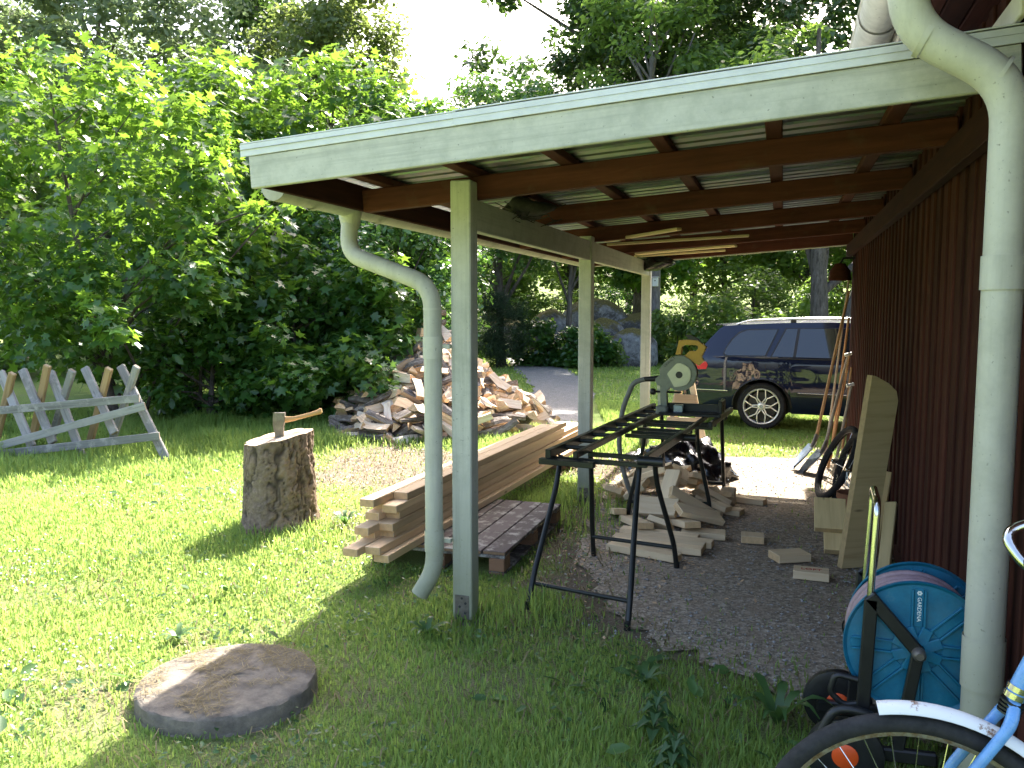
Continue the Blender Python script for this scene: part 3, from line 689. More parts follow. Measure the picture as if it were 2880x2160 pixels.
# head: poll on top, edge down in the wood; built in local x (along the handle) / z
prof = [(-.028, .035, .215), (.05, .04, .218), (.052, .036, .15), (.035, .024, .10), (.034, .012, .03), (.036, .003, -.03)]
L = []; 
for (xx, t, z) in prof: L.append(((-.05 - .01 * (z < .2) + (.012 if z < .1 else 0)), xx, t / 2 + .004, z))
V = []; 
for (x0, x1, t, z) in L: V += [(x0, -t, z), (x1, -t, z), (x1, t, z), (x0, t, z)]
F = [(3, 2, 1, 0)] + [(k * 4 + q, k * 4 + (q + 1) % 4, (k + 1) * 4 + (q + 1) % 4, (k + 1) * 4 + q) for k in range(5) for q in range(4)] + [(20, 21, 22, 23)]
V = [(a, b, c) for a, b, c in V]; mb.add(V, [f[::-1] for f in F]); mb.build('axe_head', 'raw_steel', axe)
hp = [(-.02, 0, .165), (.06, 0, .158), (.13, 0, .165), (.21, 0, .185), (.29, 0, .205), (.35, 0, .222), (.375, 0, .232), (.392, 0, .236)]
hr = [.02, .026, .019, .0175, .0175, .021, .026, .02]
V = []; n = 12
for (p, r) in zip(hp, hr):
    for q in range(n): a = q / n * 6.28318; V.append((p[0] - math.sin(a) * r * .12, p[1] + math.cos(a) * r * .62, p[2] + math.sin(a) * r))
F = [(k * n + q, k * n + (q + 1) % n, (k + 1) * n + (q + 1) % n, (k + 1) * n + q) for k in range(len(hp) - 1) for q in range(n)] + [tuple(range(n))[::-1], tuple((len(hp) - 1) * n + q for q in range(n))]
MB().add(V, F).build('handle', 'axe_wood', axe, 60)

# ------------------------------------------------------------------ concrete well cover
wc = thing('well_cover', 'round grey concrete well cover strewn with dry grass', 'well cover', (-2.15, 2.79, 0))
rr = random.Random(8)
MB().lathe([(0, .018), (.30, .018), (.345, .012), (.362, -.02), (.0, -.03)], Matrix.Translation((0, 0, .02)), 48).build('base_ring', 'concrete', wc, 40)
mb = MB(); prof = [(.0, .09), (.1, .09), (.2, .089), (.28, .088), (.33, .085), (.350, .081), (.357, .073), (.359, .045), (.355, .01), (.3, -.01)]
mb.lathe(prof, None, 72); mb.v = [(x * (1 + rr.uniform(-.009, .009)), y * (1 + rr.uniform(-.009, .009)), z + rr.uniform(-.003, .003)) for x, y, z in mb.v]
mb.build('lid', 'concrete', wc, 35)

# ------------------------------------------------------------------ old sawing rack in front of the bushes
rack = athing('sawing_rack', 'old grey wooden sawing rack with crossed legs leaning in the grass', 'rack', (-7.2, 6.85, 0))
A = [((-6.79, 7.18, 1.0), (-6.10, 7.04, 0.02)), ((-7.16, 7.06, .98), (-6.64, 6.9, .31)), ((-7.51, 6.94, .94), (-6.93, 6.78, .0)), ((-7.8, 6.85, .96), (-7.25, 6.69, .21)), ((-8.02, 6.77, .94), (-7.46, 6.62, .17))]
B = [((-6.47, 7.07, 1.01), (-6.67, 7.14, .7)), ((-6.75, 6.98, .99), (-6.93, 7.05, .68)), ((-7.12, 6.86, .97), (-7.32, 6.92, .65)), ((-7.37, 6.78, 1.02), (-7.56, 6.84, .62)), ((-7.72, 6.66, .94), (-7.92, 6.72, .59))]
for k, (a, b) in enumerate(A): plank('cross_leg', rack, a, b, .085, .05, 'weathered', (.3, -.95, .2), .008)
for k, (a, b) in enumerate(B):
    a, b = Vector(a), Vector(b); e = a + (b - a) * (a.z / (a.z - b.z)); e.z = 0.02
    plank('cross_leg', rack, a, e, .075, .05, 'weathered_brown' if k in (1, 3, 4) else 'weathered', (.3, -.95, .2), .008)
for a, b in (((-8.5, 6.21, .49), (-6.33, 6.93, .69)), ((-8.14, 6.28, .07), (-6.27, 6.945, .61)), ((-8.14, 6.28, .06), (-6.12, 6.965, .30))):
    plank('rail', rack, a, b, .028, .082, 'weathered', (0, 0, 1), .004)

# ------------------------------------------------------------------ firewood heap
def log_geom(k):
    """split firewood variant k: (verts, faces, face material slots); long axis = local X"""
    rr = random.Random(100 + k)
    L = rr.uniform(.34, .46)
    kind = k % 5
    if kind in (0, 1):                       # quarter / sixth wedge
        a = rr.uniform(.55, .95) if kind == 0 else rr.uniform(.35, .5)
        r = rr.uniform(.11, .15)
        pts = [(-r * .45, 0)] + [(-r * .45 + r * math.cos(t), r * math.sin(t)) for t in (-a, -a * .4, a * .4, a)]
        bark = {1, 2, 3}
    elif kind == 2:                          # half round
        r = rr.uniform(.07, .1)
        pts = [(r * math.cos(t) - r * .4, r * math.sin(t)) for t in (-1.5, -.8, -.2, .45, 1.0, 1.5)]
        bark = {0, 1, 2, 3, 4}
    elif kind == 3:                          # split board-like slab
        w, h = rr.uniform(.05, .075), rr.uniform(.022, .035)
        pts = [(-h, -w), (h * .8, -w * .9), (h, w * .8), (-h * .7, w)]
        bark = {1} if rr.random() < .5 else set()
    else:                                    # round branch wood
        r = rr.uniform(.035, .06)
        pts = [(r * math.cos(t * 1.047), r * math.sin(t * 1.047)) for t in range(6)]
        bark = set(range(6))
        L *= 1.25
    SC_ = .78; L *= .84; pts = [(p * SC_, q * SC_) for p, q in pts]
    n = len(pts); V = []; F = []; S = []
    bend = rr.uniform(-.025, .025)
    for i, x in enumerate((-.5, -.17, .17, .5)):
        s = 1 + rr.uniform(-.13, .13); b = bend * (1 - 4 * x * x)
        for (p, q) in pts:
            V.append((x * L + rr.uniform(-.012, .012), p * s + b + rr.uniform(-.005, .005), q * s + rr.uniform(-.005, .005)))
    for i in range(3):
        for j in range(n):
            a, b = i * n + j, i * n + (j + 1) % n
            F.append((a, b, b + n, a + n)); S.append(1 if j in bark else 0)
    F.append(tuple(range(n))[::-1]); S.append(2)
    F.append(tuple(3 * n + j for j in range(n))); S.append(2)
    return V, F, S
LOGS = [(5,-4199,9180,423,-169,-13,-146),(10,-3626,9401,229,-60,150,197),(13,-4369,9142,332,210,-34,99),(3,-3557,9507,246,-18,284,34),(13,-4024,9182,172,119,-25,252),(3,-3848,9275,147,-287,42,-39),(14,-4261,9178,271,-61,-1,104),(1,-4692,9015,193,-227,7,3),(11,-3950,9358,319,-90,35,-26),(11,-4278,9018,25,39,0,112),(7,-4112,9336,347,-231,-22,-105),(0,-4503,8990,39,238,-2,211),(6,-4662,8971,60,6,11,277),(11,-3953,9431,360,231,38,-31),(3,-4142,9184,110,-195,-40,-183),(11,-4686,9116,246,97,-39,-313),(8,-3562,9656,279,-119,-284,-52),(8,-4047,9327,201,-65,288,-101),(1,-4805,9097,204,-231,53,-12),(14,-3963,9266,29,-22,314,47),(2,-4306,9172,97,-112,30,-254),(13,-3498,9781,312,-134,-11,-144),(11,-3292,9794,106,264,-48,85),(10,-3744,9470,113,-75,270,104),(6,-4959,9071,157,-64,300,-81),(1,-4616,9247,317,-195,81,-104),(1,-4530,9176,162,111,-4,-103),(13,-4353,9306,278,-170,-28,245),(11,-3512,9616,69,16,16,-231),(6,-4075,9315,112,46,-23,242),(8,-4526,9267,294,-119,9,233),(4,-3926,9535,298,-145,40,-206),(0,-4420,9203,106,235,-50,-18),(5,-3421,9811,163,206,-15,82),(5,-4452,9403,390,111,47,76),(3,-5041,9061,41,-84,3,-264),(0,-3804,9763,435,159,-31,-25),(11,-3925,9407,25,39,0,74),(7,-4959,9204,190,152,56,107),(13,-4467,9345,237,-239,3,-89),(0,-3628,9700,116,149,1,200),(11,-4731,9287,211,284,-15,100),(9,-3972,9733,461,-88,8,159),(10,-4794,9156,41,245,-2,54),(2,-4406,9633,601,-121,-79,229),(5,-5134,9148,75,149,-13,91),(4,-4400,9311,102,-31,290,11),(9,-3716,9627,70,-196,-17,-76),(13,-3328,9930,62,276,-8,-186),(3,-3974,9603,230,-9,35,69),(3,-3585,10003,410,133,19,-80),(4,-4286,9337,56,-61,3,-88),(9,-4796,9302,207,131,31,-220),(9,-4312,9413,164,144,-274,-3),(12,-5273,9210,119,209,40,-6),(9,-4876,9462,467,244,-47,61),(3,-3608,9921,301,129,-1,143),(11,-4844,9395,347,257,11,-195),(10,-4102,9539,192,-78,44,-57),(8,-3612,9717,34,160,4,307),(12,-5347,9363,314,173,46,193),(1,-3828,9640,116,52,-13,-202),(1,-3714,9925,385,256,-7,-128),(13,-3370,9995,107,-309,-48,84),(11,-4186,9503,176,38,-77,297),(6,-4965,9335,229,-81,-295,-22),(12,-4289,9734,585,185,33,-91),(4,-3364,10111,211,149,-5,-266),(9,-4650,9303,93,145,31,-138),(0,-4492,9618,495,198,55,77),(1,-3504,9912,110,35,28,124),(10,-3769,9800,214,194,50,168),(13,-5271,9413,320,-176,24,200),(11,-4221,9792,575,-45,-256,-113),(11,-4036,9870,543,227,40,-165),(1,-4675,9542,429,-4,284,89),(11,-4768,9568,497,-70,287,-52),(10,-3991,9733,308,-2,-27,-280),(6,-4517,9572,405,-100,-55,-270),(1,-4386,9603,378,-301,33,44),(0,-3465,10179,345,199,26,176),(1,-5342,9361,201,37,6,305),(10,-3173,10349,173,-206,-45,-76),(1,-3842,9640,24,278,0,-39),(1,-4938,9251,24,278,0,8),(7,-4402,9514,203,-125,-4,-7),(3,-4919,9449,297,-164,-24,274),(1,-5125,9603,536,55,14,-123),(2,-3779,9916,305,114,20,27),(10,-4591,9514,285,162,-40,-165),(13,-3692,10053,385,96,2,-122),(3,-3948,10022,588,-25,16,120),(11,-3875,9992,477,-149,-50,56),(10,-4826,9365,112,-211,21,-80),(0,-3184,10267,37,78,-1,-32),(3,-3664,9826,38,164,-2,-18),(3,-4157,9788,409,-182,-17,80),(3,-5111,9307,47,79,312,-1),(4,-3578,9906,37,208,-1,-31),(8,-4632,9382,36,138,314,1),(6,-3607,10212,420,140,-26,-83),(0,-4054,9638,80,89,-28,267),(0,-4692,9815,704,-98,-312,-33),(0,-3322,10166,39,72,2,-99),(4,-5189,9608,432,34,-2,-35),(1,-4341,10016,798,-12,-306,26),(2,-5357,9388,79,266,-1,-113),(5,-5188,9450,168,189,-5,-53),(12,-4056,9760,193,123,-229,-31),(13,-4823,9744,582,80,-309,62),(9,-4976,9470,178,141,39,-237),(4,-4289,9946,631,279,-32,72),(13,-3892,9811,110,-16,47,-204),(6,-4276,9600,97,188,35,-145),(13,-4635,9459,62,45,-2,1),(13,-3569,10218,285,-14,283,-93),(9,-4513,9825,547,155,79,-166),(5,-3291,10420,159,189,20,180),(12,-4019,10015,475,-193,14,57),(1,-4867,9622,347,-6,28,-92),(5,-4722,9752,504,-61,59,286),(11,-3464,10429,366,-173,16,71),(1,-3620,10204,295,-160,76,208),(9,-5031,9591,312,16,6,-231),(13,-3049,10586,24,160,-3,-195),(11,-4341,9779,362,-96,26,-175),(3,-4991,9411,35,-110,2,-52),(6,-4431,9809,455,-211,28,215),(13,-5096,9441,77,158,38,-239),(13,-4540,9517,59,11,-306,-3),(14,-3991,9898,242,-180,21,36),(4,-3753,10011,173,89,-271,-12),(10,-3461,10173,66,-157,-2,227),(11,-4755,9576,206,60,26,-147),(0,-5121,9609,312,-142,39,-199),(1,-5392,9663,349,-17,-39,-236),(11,-4645,9939,720,243,-49,-86),(5,-3687,10070,159,136,46,-13),(5,-5296,9478,90,-190,9,249),(3,-4687,9874,623,-124,10,-60),(3,-4457,9738,317,88,-249,-107),(6,-3531,10178,108,-93,267,-11),(6,-4469,10080,825,146,18,-290),(0,-5054,9748,477,204,28,-114),(13,-4833,9606,222,-199,13,-123),(7,-4660,9683,301,193,-30,-141),(11,-5364,9576,175,111,-42,-261),(11,-4786,9966,757,18,-292,104),(5,-4225,9793,213,38,-243,-173),(1,-4315,9661,82,267,30,-161),(7,-2980,10832,54,157,-17,206),(13,-4076,10106,535,-87,25,114),(6,-5178,9744,423,120,-26,-283),(9,-5031,9585,180,-2,-32,27),(10,-4297,10204,840,277,88,-6),(7,-5236,9692,332,-134,-37,166),(8,-3761,10261,395,-231,-15,-78),(0,-4275,9972,486,179,25,-133),(6,-4409,9945,530,74,121,-92),(7,-3495,10364,193,147,15,300),(6,-4934,9780,456,107,-68,27),(9,-4866,9509,36,2,0,-307),(7,-3935,10196,481,-130,71,53),(10,-4507,9975,611,-102,-35,84),(11,-5425,9632,175,-292,10,53),(3,-3702,10150,156,-167,-258,-27),(1,-4760,9634,162,-2,-6,-48),(8,-4145,9751,34,160,4,153),(6,-3901,9891,28,74,-1,63),(1,-4098,10011,362,-49,-51,-284),(3,-3953,10081,325,-26,-284,120),(6,-4114,10111,503,-212,34,95),(13,-4415,9747,176,12,233,170),(4,-5622,9589,39,105,0,222),(0,-5407,9737,288,-168,13,111),(8,-4558,9768,250,185,-248,-28),(5,-3645,10684,629,-129,-52,277),(2,-4770,9840,446,-40,81,-76),(5,-4731,9574,32,68,2,-3),(1,-4545,9658,82,56,31,-60),(5,-4850,10017,720,-141,20,102),(6,-4474,10129,751,-54,280,56),(12,-4665,9973,596,-135,43,258),(13,-5466,9577,24,164,1,155),(6,-3615,10433,319,-289,-18,85),(5,-3161,10700,32,68,2,62),(1,-4941,9615,98,-8,26,265),(8,-4081,9935,151,221,-30,139),(8,-4739,9928,528,-19,-3,254),(2,-4166,10316,749,130,-242,-90),(10,-4460,10290,945,-166,0,-272),(5,-4669,10162,852,92,28,290),(3,-3310,10675,156,-65,-15,78),(0,-3475,10399,85,-156,13,292),(14,-5168,9573,26,-97,-313,-25),(12,-5122,9672,158,225,-35,9),(8,-5088,9909,507,3,-27,291),(4,-3953,10006,119,227,-3,112),(0,-4930,9823,383,126,229,108),(11,-3512,10672,383,-61,291,-87),(14,-3721,10379,332,197,-35,0),(3,-3510,10590,302,219,-31,-7),(1,-3721,10268,186,198,-23,-103),(1,-5458,9736,167,-267,34,10),(13,-3309,10561,28,-151,1,257),(3,-3522,10488,189,-164,-2,-25),(2,-3787,10461,474,84,-15,200),(6,-3863,10558,658,56,-48,185),(1,-3824,10105,85,-189,-5,-219),(5,-4860,10162,835,206,37,-202),(0,-3186,10872,118,-169,35,-240),(0,-3945,10424,594,56,-41,246),(12,-4301,10226,667,-94,1,91),(14,-3577,10349,73,193,-22,-17),(3,-4228,10504,956,167,-231,36),(6,-3963,10549,720,-24,13,269),(12,-5023,9985,542,-250,-41,-33),(11,-4102,10120,335,39,0,-248),(6,-4421,10292,829,-32,2,-273),(11,-5597,9930,320,310,5,-122),(1,-4183,10248,572,-87,2,-224),(8,-3435,10657,187,-190,-19,78),(4,-5533,9852,223,126,264,-11),(7,-5203,9778,202,169,-31,14),(12,-5108,9882,369,242,23,-25),(6,-5000,9762,179,291,-11,-53),(0,-4975,10058,614,-88,30,-20),(10,-3347,10966,320,-45,-273,130),(0,-3716,10439,288,-161,-78,206),(0,-4119,10184,398,-70,-293,95),(13,-5563,9766,76,-124,286,30),(1,-5198,9667,25,37,-1,-21),(8,-4884,10146,725,-108,-18,85),(3,-3234,11085,236,-121,-70,-211),(8,-3858,10280,226,172,78,-61),(1,-5350,9974,402,-156,-31,-91),(3,-3442,10541,38,166,-4,-60),(14,-3240,11044,193,-88,-236,133),(13,-3679,10692,449,-165,28,119),(14,-3246,11151,282,-74,-247,87),(3,-4352,10477,952,162,-240,-62),(11,-4199,10490,815,38,-56,250),(7,-4988,9946,393,66,310,1),(11,-3536,10711,279,-68,33,-290),(14,-3181,10943,26,217,-2,10),(3,-3427,10784,181,-38,48,-259),(10,-3332,10848,120,-283,-23,113),(13,-5850,10000,164,-236,-11,-195),(14,-4298,10605,1020,-51,-257,-8),(10,-5445,9961,273,130,-96,-14),(0,-3455,11083,423,-114,-28,-186),(7,-3966,10409,420,155,-41,83),(10,-3607,10921,486,42,-15,-188),(12,-5028,10202,693,-235,10,18),(6,-3461,10891,284,-225,25,-200),(0,-3682,10682,363,94,288,-89),(13,-4844,10316,862,-106,32,-40),(6,-5133,10074,486,80,-13,41),(0,-5853,10194,339,124,1,200),(9,-3562,10545,72,147,-19,-20),(1,-5742,9942,92,-68,9,177),(2,-5354,9812,59,70,-314,53),(14,-5700,10096,289,-26,276,45),(3,-3155,11109,38,163,-1,-237),(11,-5146,10155,560,-112,-299,39),(9,-5501,9865,74,144,-24,24),(1,-3906,10726,626,34,-13,-260),(5,-5269,9981,290,7,26,-200),(9,-5166,10009,344,71,-44,136),(4,-5322,10058,368,-137,-45,-102),(2,-4681,10838,1563,-171,-2,53),(2,-5317,10156,487,-125,15,166),(0,-4822,10679,1308,-103,-1,-95),(9,-3819,10873,623,-72,30,94),(14,-3505,10673,73,204,25,69),(6,-3742,10607,290,-202,12,250),(6,-3641,10499,61,138,11,294),(14,-5159,10255,641,-66,-54,28),(6,-5379,9869,70,99,308,51),(0,-3947,10639,551,-53,6,112),(5,-4128,10762,879,224,-22,-223),(14,-4203,10614,803,-200,7,78),(7,-5639,9985,108,155,57,-56),(0,-5532,10038,204,180,8,-202),(13,-5064,10069,392,196,-44,-22),(6,-3838,10479,220,79,-83,278),(8,-3840,10611,373,-70,-213,-109),(4,-4990,10516,995,-17,42,302),(13,-5386,10149,389,-192,37,61),(3,-5686,10184,298,62,-3,301),(6,-5317,9965,163,233,32,36),(8,-5145,10402,785,-67,33,-238),(6,-3932,10853,679,243,-51,-64),(10,-4980,10341,746,-28,12,260),(6,-5170,9911,106,32,-44,120),(6,-5794,10176,183,-306,40,-10),(6,-5453,10195,372,-68,24,53),(3,-5463,10255,435,-162,25,0)]
MORE = [(7,-3721,10936,450,123,40,92),(11,-4053,10838,759,-66,-3,-145),(0,-5574,10297,408,-114,-16,-290),(11,-5859,10162,111,-8,-37,164),(3,-3634,10886,279,-176,-28,120),(5,-3256,11305,102,72,41,-183),(6,-3890,10799,504,181,-5,250),(10,-5340,10031,154,126,284,61),(3,-3499,11103,239,-38,-286,126),(4,-3316,11368,183,-3,-278,113),(13,-3416,11158,174,22,50,162),(13,-5240,10180,375,136,17,75),(14,-3885,10691,386,-35,-264,121),(0,-3435,10993,88,-50,-291,46),(0,-5423,10359,509,85,-21,-186),(9,-3841,10804,427,-290,51,-98),(13,-3711,10610,90,-112,-38,-233),(10,-5649,10076,66,-163,-3,109),(13,-5421,10098,175,-172,36,240),(3,-3584,10824,114,23,277,158),(1,-5721,10401,375,-254,37,-43),(1,-5175,10332,551,-33,-274,-159),(12,-4757,10985,1418,-204,-1,89),(14,-4174,10817,794,0,-3,125),(8,-5010,10559,871,200,-54,-4),(10,-3335,11490,203,180,34,102),(4,-3254,11378,54,-115,-6,-23),(2,-3158,11569,39,160,-1,-96),(14,-4453,11111,1264,-277,13,-30),(0,-5505,10470,507,244,7,133),(14,-4409,11144,1227,-26,-239,-43),(10,-5810,10310,169,20,285,-35),(10,-3758,11186,516,-295,-13,77),(7,-3798,10886,355,-73,47,212),(1,-5788,10421,288,5,1,59),(5,-5269,10402,511,222,-84,63),(14,-5178,10518,675,99,-28,-23),(7,-5378,10526,584,121,39,-54),(0,-3795,11038,417,267,67,87),(7,-5412,10132,90,-130,28,-256),(0,-3563,11218,219,-158,67,-227),(5,-3910,11081,558,199,-20,67),(8,-3752,10802,150,-138,26,19),(4,-3596,10904,52,-219,2,-10),(13,-5253,10209,218,13,5,252),(6,-3396,11309,72,65,27,-132),(11,-3633,11051,176,31,-39,-283),(8,-6023,10426,78,-170,-33,-19),(4,-4547,11217,1252,-105,-313,10),(8,-5048,10683,854,157,-63,25),(0,-5567,10463,357,106,1,298),(1,-3413,11776,289,37,40,-106),(6,-5175,10668,759,-80,261,-62),(3,-3463,11517,204,195,24,135),(10,-3798,11423,543,206,-38,-155),(6,-5407,10349,284,-270,-53,123),(8,-3350,11596,110,-45,43,102),(3,-5281,10333,317,206,-73,-8),(10,-5672,10270,40,78,0,47),(0,-5240,10595,602,52,-46,-12),(14,-5319,10482,438,39,-270,-54),(13,-3735,11225,338,-173,-30,64),(2,-5815,10470,148,-155,-62,224),(9,-5952,10429,38,-120,0,99),(9,-5307,10150,38,-119,0,196),(12,-5478,10269,105,113,-30,-243),(1,-5138,10801,837,16,53,273),(13,-3514,11659,277,135,27,-37),(5,-5651,10424,175,-43,-36,73),(0,-3834,11237,438,218,12,70),(12,-5477,10353,183,179,-34,-237),(2,-3521,11204,39,160,-1,-68),(14,-3777,10943,153,165,56,175),(5,-4087,11236,698,10,6,161),(5,-3929,11250,527,-117,-247,88),(4,-4803,11229,1199,-39,-36,59),(10,-5753,10632,300,-142,-72,-210),(7,-3763,11048,192,-135,-35,272),(2,-4502,11373,1102,-85,-225,77),(14,-5112,10875,869,44,-279,90),(1,-3870,11094,349,281,-32,-139),(0,-3564,11468,172,-62,38,61),(13,-3473,11866,212,192,14,-175),(5,-3731,11268,235,-109,21,212),(5,-5418,10701,492,309,59,-36),(12,-3672,11117,68,143,19,-57),(14,-3966,11238,480,-68,77,52),(11,-5567,10666,357,211,-38,-136),(14,-3554,11802,239,194,24,-225),(7,-5400,10602,384,-279,-7,-36),(0,-3375,11747,39,-76,-313,28),(2,-5431,10475,219,-194,7,35),(1,-3596,11331,82,55,307,-5),(9,-5240,10619,470,79,52,204),(3,-3716,11386,229,-180,6,-99),(6,-4741,11305,1091,78,-1,31),(1,-3612,11852,297,50,35,87),(8,-3699,11681,326,169,78,187),(13,-5424,10558,288,123,18,17),(13,-5311,10739,519,256,-20,-33),(1,-3723,11556,298,76,15,247),(0,-3882,11430,413,-74,-294,-37),(3,-3481,11615,45,-43,2,-102),(0,-5752,10538,64,-32,313,-13),(3,-3468,11872,116,150,-15,-83),(1,-5440,10790,457,-28,-303,52),(2,-5317,10851,577,296,57,47),(11,-5227,10782,570,34,-64,24),(2,-3647,11624,190,-225,110,85),(13,-5908,10666,67,-153,28,-224),(6,-3826,11418,313,-288,8,-135),(7,-5756,10920,359,-210,18,-60),(5,-5541,10429,32,68,2,-129),(1,-3784,11701,354,-23,40,78),(4,-5814,10869,273,-75,-5,-71),(3,-4920,11249,973,-74,26,-243),(5,-5563,10626,173,-143,-271,-56),(2,-5196,11102,768,-152,36,-188),(13,-3625,11548,84,155,45,42),(10,-4045,11615,529,77,-48,-244),(5,-5926,10844,118,-95,303,-38),(2,-5441,10988,511,-46,21,56),(3,-4098,11446,513,-295,-2,-65),(10,-3671,11883,190,-214,13,-49),(10,-5718,10634,40,78,0,-14),(0,-5650,10953,338,115,45,135),(9,-5112,11104,739,90,37,-202),(12,-5306,10973,545,-3,6,-271),(0,-5474,10795,307,66,6,242),(13,-5452,10924,420,-130,-13,-286),(5,-3793,11556,169,-41,-5,209),(4,-3936,11482,301,-197,-4,155),(13,-4856,11530,901,-155,-15,-190),(11,-5574,10744,158,-1,-52,237),(13,-3850,11762,290,206,101,-16),(8,-4281,11567,632,-78,2,241),(2,-5920,10850,47,-182,-3,223),(13,-4587,11570,818,-183,-50,-107),(14,-3777,11297,26,222,0,-131),(10,-3999,11789,417,34,-8,-243),(1,-5264,11116,597,-26,213,140),(5,-4660,11672,834,92,18,15),(8,-5744,11028,235,-153,-13,173),(12,-5909,11047,158,177,-57,-7),(6,-5251,11215,637,-102,307,-55),(12,-5388,10875,336,149,12,267),(10,-3745,11564,66,-161,-3,215),(0,-5028,11342,774,57,64,221),(6,-4078,11530,387,-161,-2,209),(10,-4963,11426,805,104,-64,-113),(3,-5739,10870,103,-146,21,-208),(10,-5432,11079,435,62,2,70),(8,-3636,11840,29,-157,1,-282),(7,-3902,11849,285,-183,28,-198),(3,-4271,11704,571,-79,-28,299),(3,-3943,11375,168,-152,2,-114),(8,-5138,11361,705,-237,10,183),(9,-4061,11999,415,27,52,42),(6,-4823,11558,780,266,1,-18),(6,-5568,11090,319,182,76,-90),(3,-3768,11770,76,188,-23,-28),(4,-5430,10883,208,-118,-7,133),(4,-4311,11681,516,-298,0,-42),(5,-4939,11729,756,-28,291,105),(1,-5803,10931,24,-36,-314,-40),(0,-5589,10797,40,-69,313,13),(6,-4565,11760,662,-114,-290,56),(5,-4686,11798,709,153,-28,-254),(12,-5240,11231,521,16,53,-219),(5,-4298,11784,494,-67,-313,-14),(6,-3963,11655,170,39,73,50),(14,-5642,11043,158,-254,11,-64),(0,-5353,11269,456,-99,286,28),(1,-5801,11090,92,258,-18,-129),(6,-5655,10971,89,-103,17,246),(8,-5322,11059,347,161,5,177),(8,-4914,11649,679,-160,-43,11),(4,-4899,11925,700,-200,-2,-83),(11,-5730,11179,153,-46,-254,-8),(5,-4065,11882,274,95,-28,48),(8,-5935,11277,95,168,264,-14),(0,-4490,11981,555,181,38,79),(5,-5340,11440,489,-229,-73,68),(10,-5700,11428,302,34,-56,-167),(12,-5500,11089,200,-250,90,-98),(8,-4780,11693,641,-155,0,306),(5,-4063,11767,200,-49,-246,42),(5,-5432,11182,291,-291,-4,-167),(13,-5772,11302,161,-172,235,-20),(6,-4550,11986,546,-64,-272,75),(3,-5555,11212,214,-130,-15,110),(13,-5910,11205,24,160,-3,-182),(3,-5634,11011,46,19,-312,-73),(5,-5409,11463,420,129,-73,70),(13,-5645,11151,115,165,-87,202),(1,-5889,11471,148,65,-4,-110),(13,-4419,11949,441,26,-52,-218),(14,-4635,12013,530,-132,6,-106),(10,-5414,11576,417,107,36,-294),(13,-4738,12011,557,142,284,27),(1,-5695,11403,185,40,-2,229),(11,-4280,12297,325,229,50,0),(13,-5117,11606,487,179,3,-269),(2,-5946,11429,40,158,2,23),(8,-5562,11125,56,17,-312,-130),(11,-5267,11388,344,185,-60,96),(0,-5522,11287,156,-69,-28,200),(13,-5332,11645,398,-11,16,15),(10,-5634,11641,271,-279,-6,169),(1,-5091,11943,509,-37,4,190),(13,-4543,12066,397,-264,28,-44),(0,-5343,11731,396,294,52,18),(1,-4966,11889,482,225,-25,95),(8,-5421,11268,161,211,-74,-85),(2,-4675,11958,414,24,27,65),(5,-5728,11349,32,245,-1,-173),(1,-4886,11876,447,-17,254,-15),(0,-5776,11611,119,-219,-33,64),(7,-5435,11526,230,69,-48,37),(13,-5404,11818,355,-229,-4,74),(14,-5571,11633,212,102,6,-149),(5,-4691,12207,406,4,7,-254),(13,-5013,11693,416,-89,268,24),(13,-5247,11853,390,45,-54,185),(5,-5018,11906,417,126,-73,77),(3,-5355,11478,211,100,3,143),(6,-5451,11474,167,268,-68,22),(10,-5622,11432,66,-158,-2,-159),(10,-5354,11797,319,-157,-6,-227),(2,-5080,12081,401,-127,0,188),(0,-4889,12035,380,115,14,-313),(13,-4933,12209,383,138,-45,-61),(5,-5151,11676,300,144,38,160),(3,-5450,11613,163,-204,-36,39),(9,-5799,11681,36,2,-1,-274),(14,-5294,11583,181,4,-46,-95),(13,-5215,11640,220,171,-286,9),(1,-5600,11743,114,-56,-26,99),(7,-5427,11860,195,141,-59,270),(8,-5457,11617,48,171,-17,113),(6,-5353,11717,114,49,-286,-19),(11,-5513,11838,86,269,-36,139),(3,-5206,11854,82,-171,30,173),(3,-5422,11894,22,-159,0,155)]
log_meshes = []
for k in range(15):
    V, F, S = log_geom(k); mb = MB(); mb.v = V; mb.f = F; mb.s = S; log_meshes.append(mb.mesh('firewood_log', ['split_wood', 'log_bark', 'log_end']))
LOGLAB = {0: 'split firewood wedge with bark on its back %s of the heap', 1: 'narrow split firewood wedge %s of the heap', 2: 'half-round bark-covered log %s of the firewood heap', 3: 'flat pale split slab %s of the firewood heap', 4: 'thin round unsplit branch %s of the firewood heap'}
for (k, x, y, z, a, b, c) in LOGS:
    o = link('firewood_log', log_meshes[k], None, Matrix.Translation((x / 1000, y / 1000, z / 1000)) @ Euler((a / 100, b / 100, c / 100)).to_matrix().to_4x4())
    X_, Y_ = x / 1000 + 4.65, y / 1000 - 10.9; side = X_ * .95 + Y_ * .31          # left / right as seen from the yard
    zone = 'at the very top' if z > 950 else 'high on the ' + ('left' if side < 0 else 'right') if z > 560 else 'halfway up the ' + ('left' if side < 0 else 'right') if z > 260 else 'at the left foot' if side < -.75 else 'at the right foot' if side > .75 else 'at the front foot'
    if z > 260 and z <= 950: zone += ' slope'
    tag(o, LOGLAB[k % 5] % zone, 'firewood', 'firewood of the big heap')
rr = random.Random(12); mb = MB()
def heap_log(k, M4):
    V, F, S = log_geom(k); o0 = len(mb.v); mb.v += [tuple(M4 @ Vector(p)) for p in V]; mb.f += [tuple(i + o0 for i in f) for f in F]; mb.s += S
for (k, x, y, z, a, b, c) in MORE: heap_log(k, Matrix.Translation((x / 1000, y / 1000, z / 1000)) @ Euler((a / 100, b / 100, c / 100)).to_matrix().to_4x4())
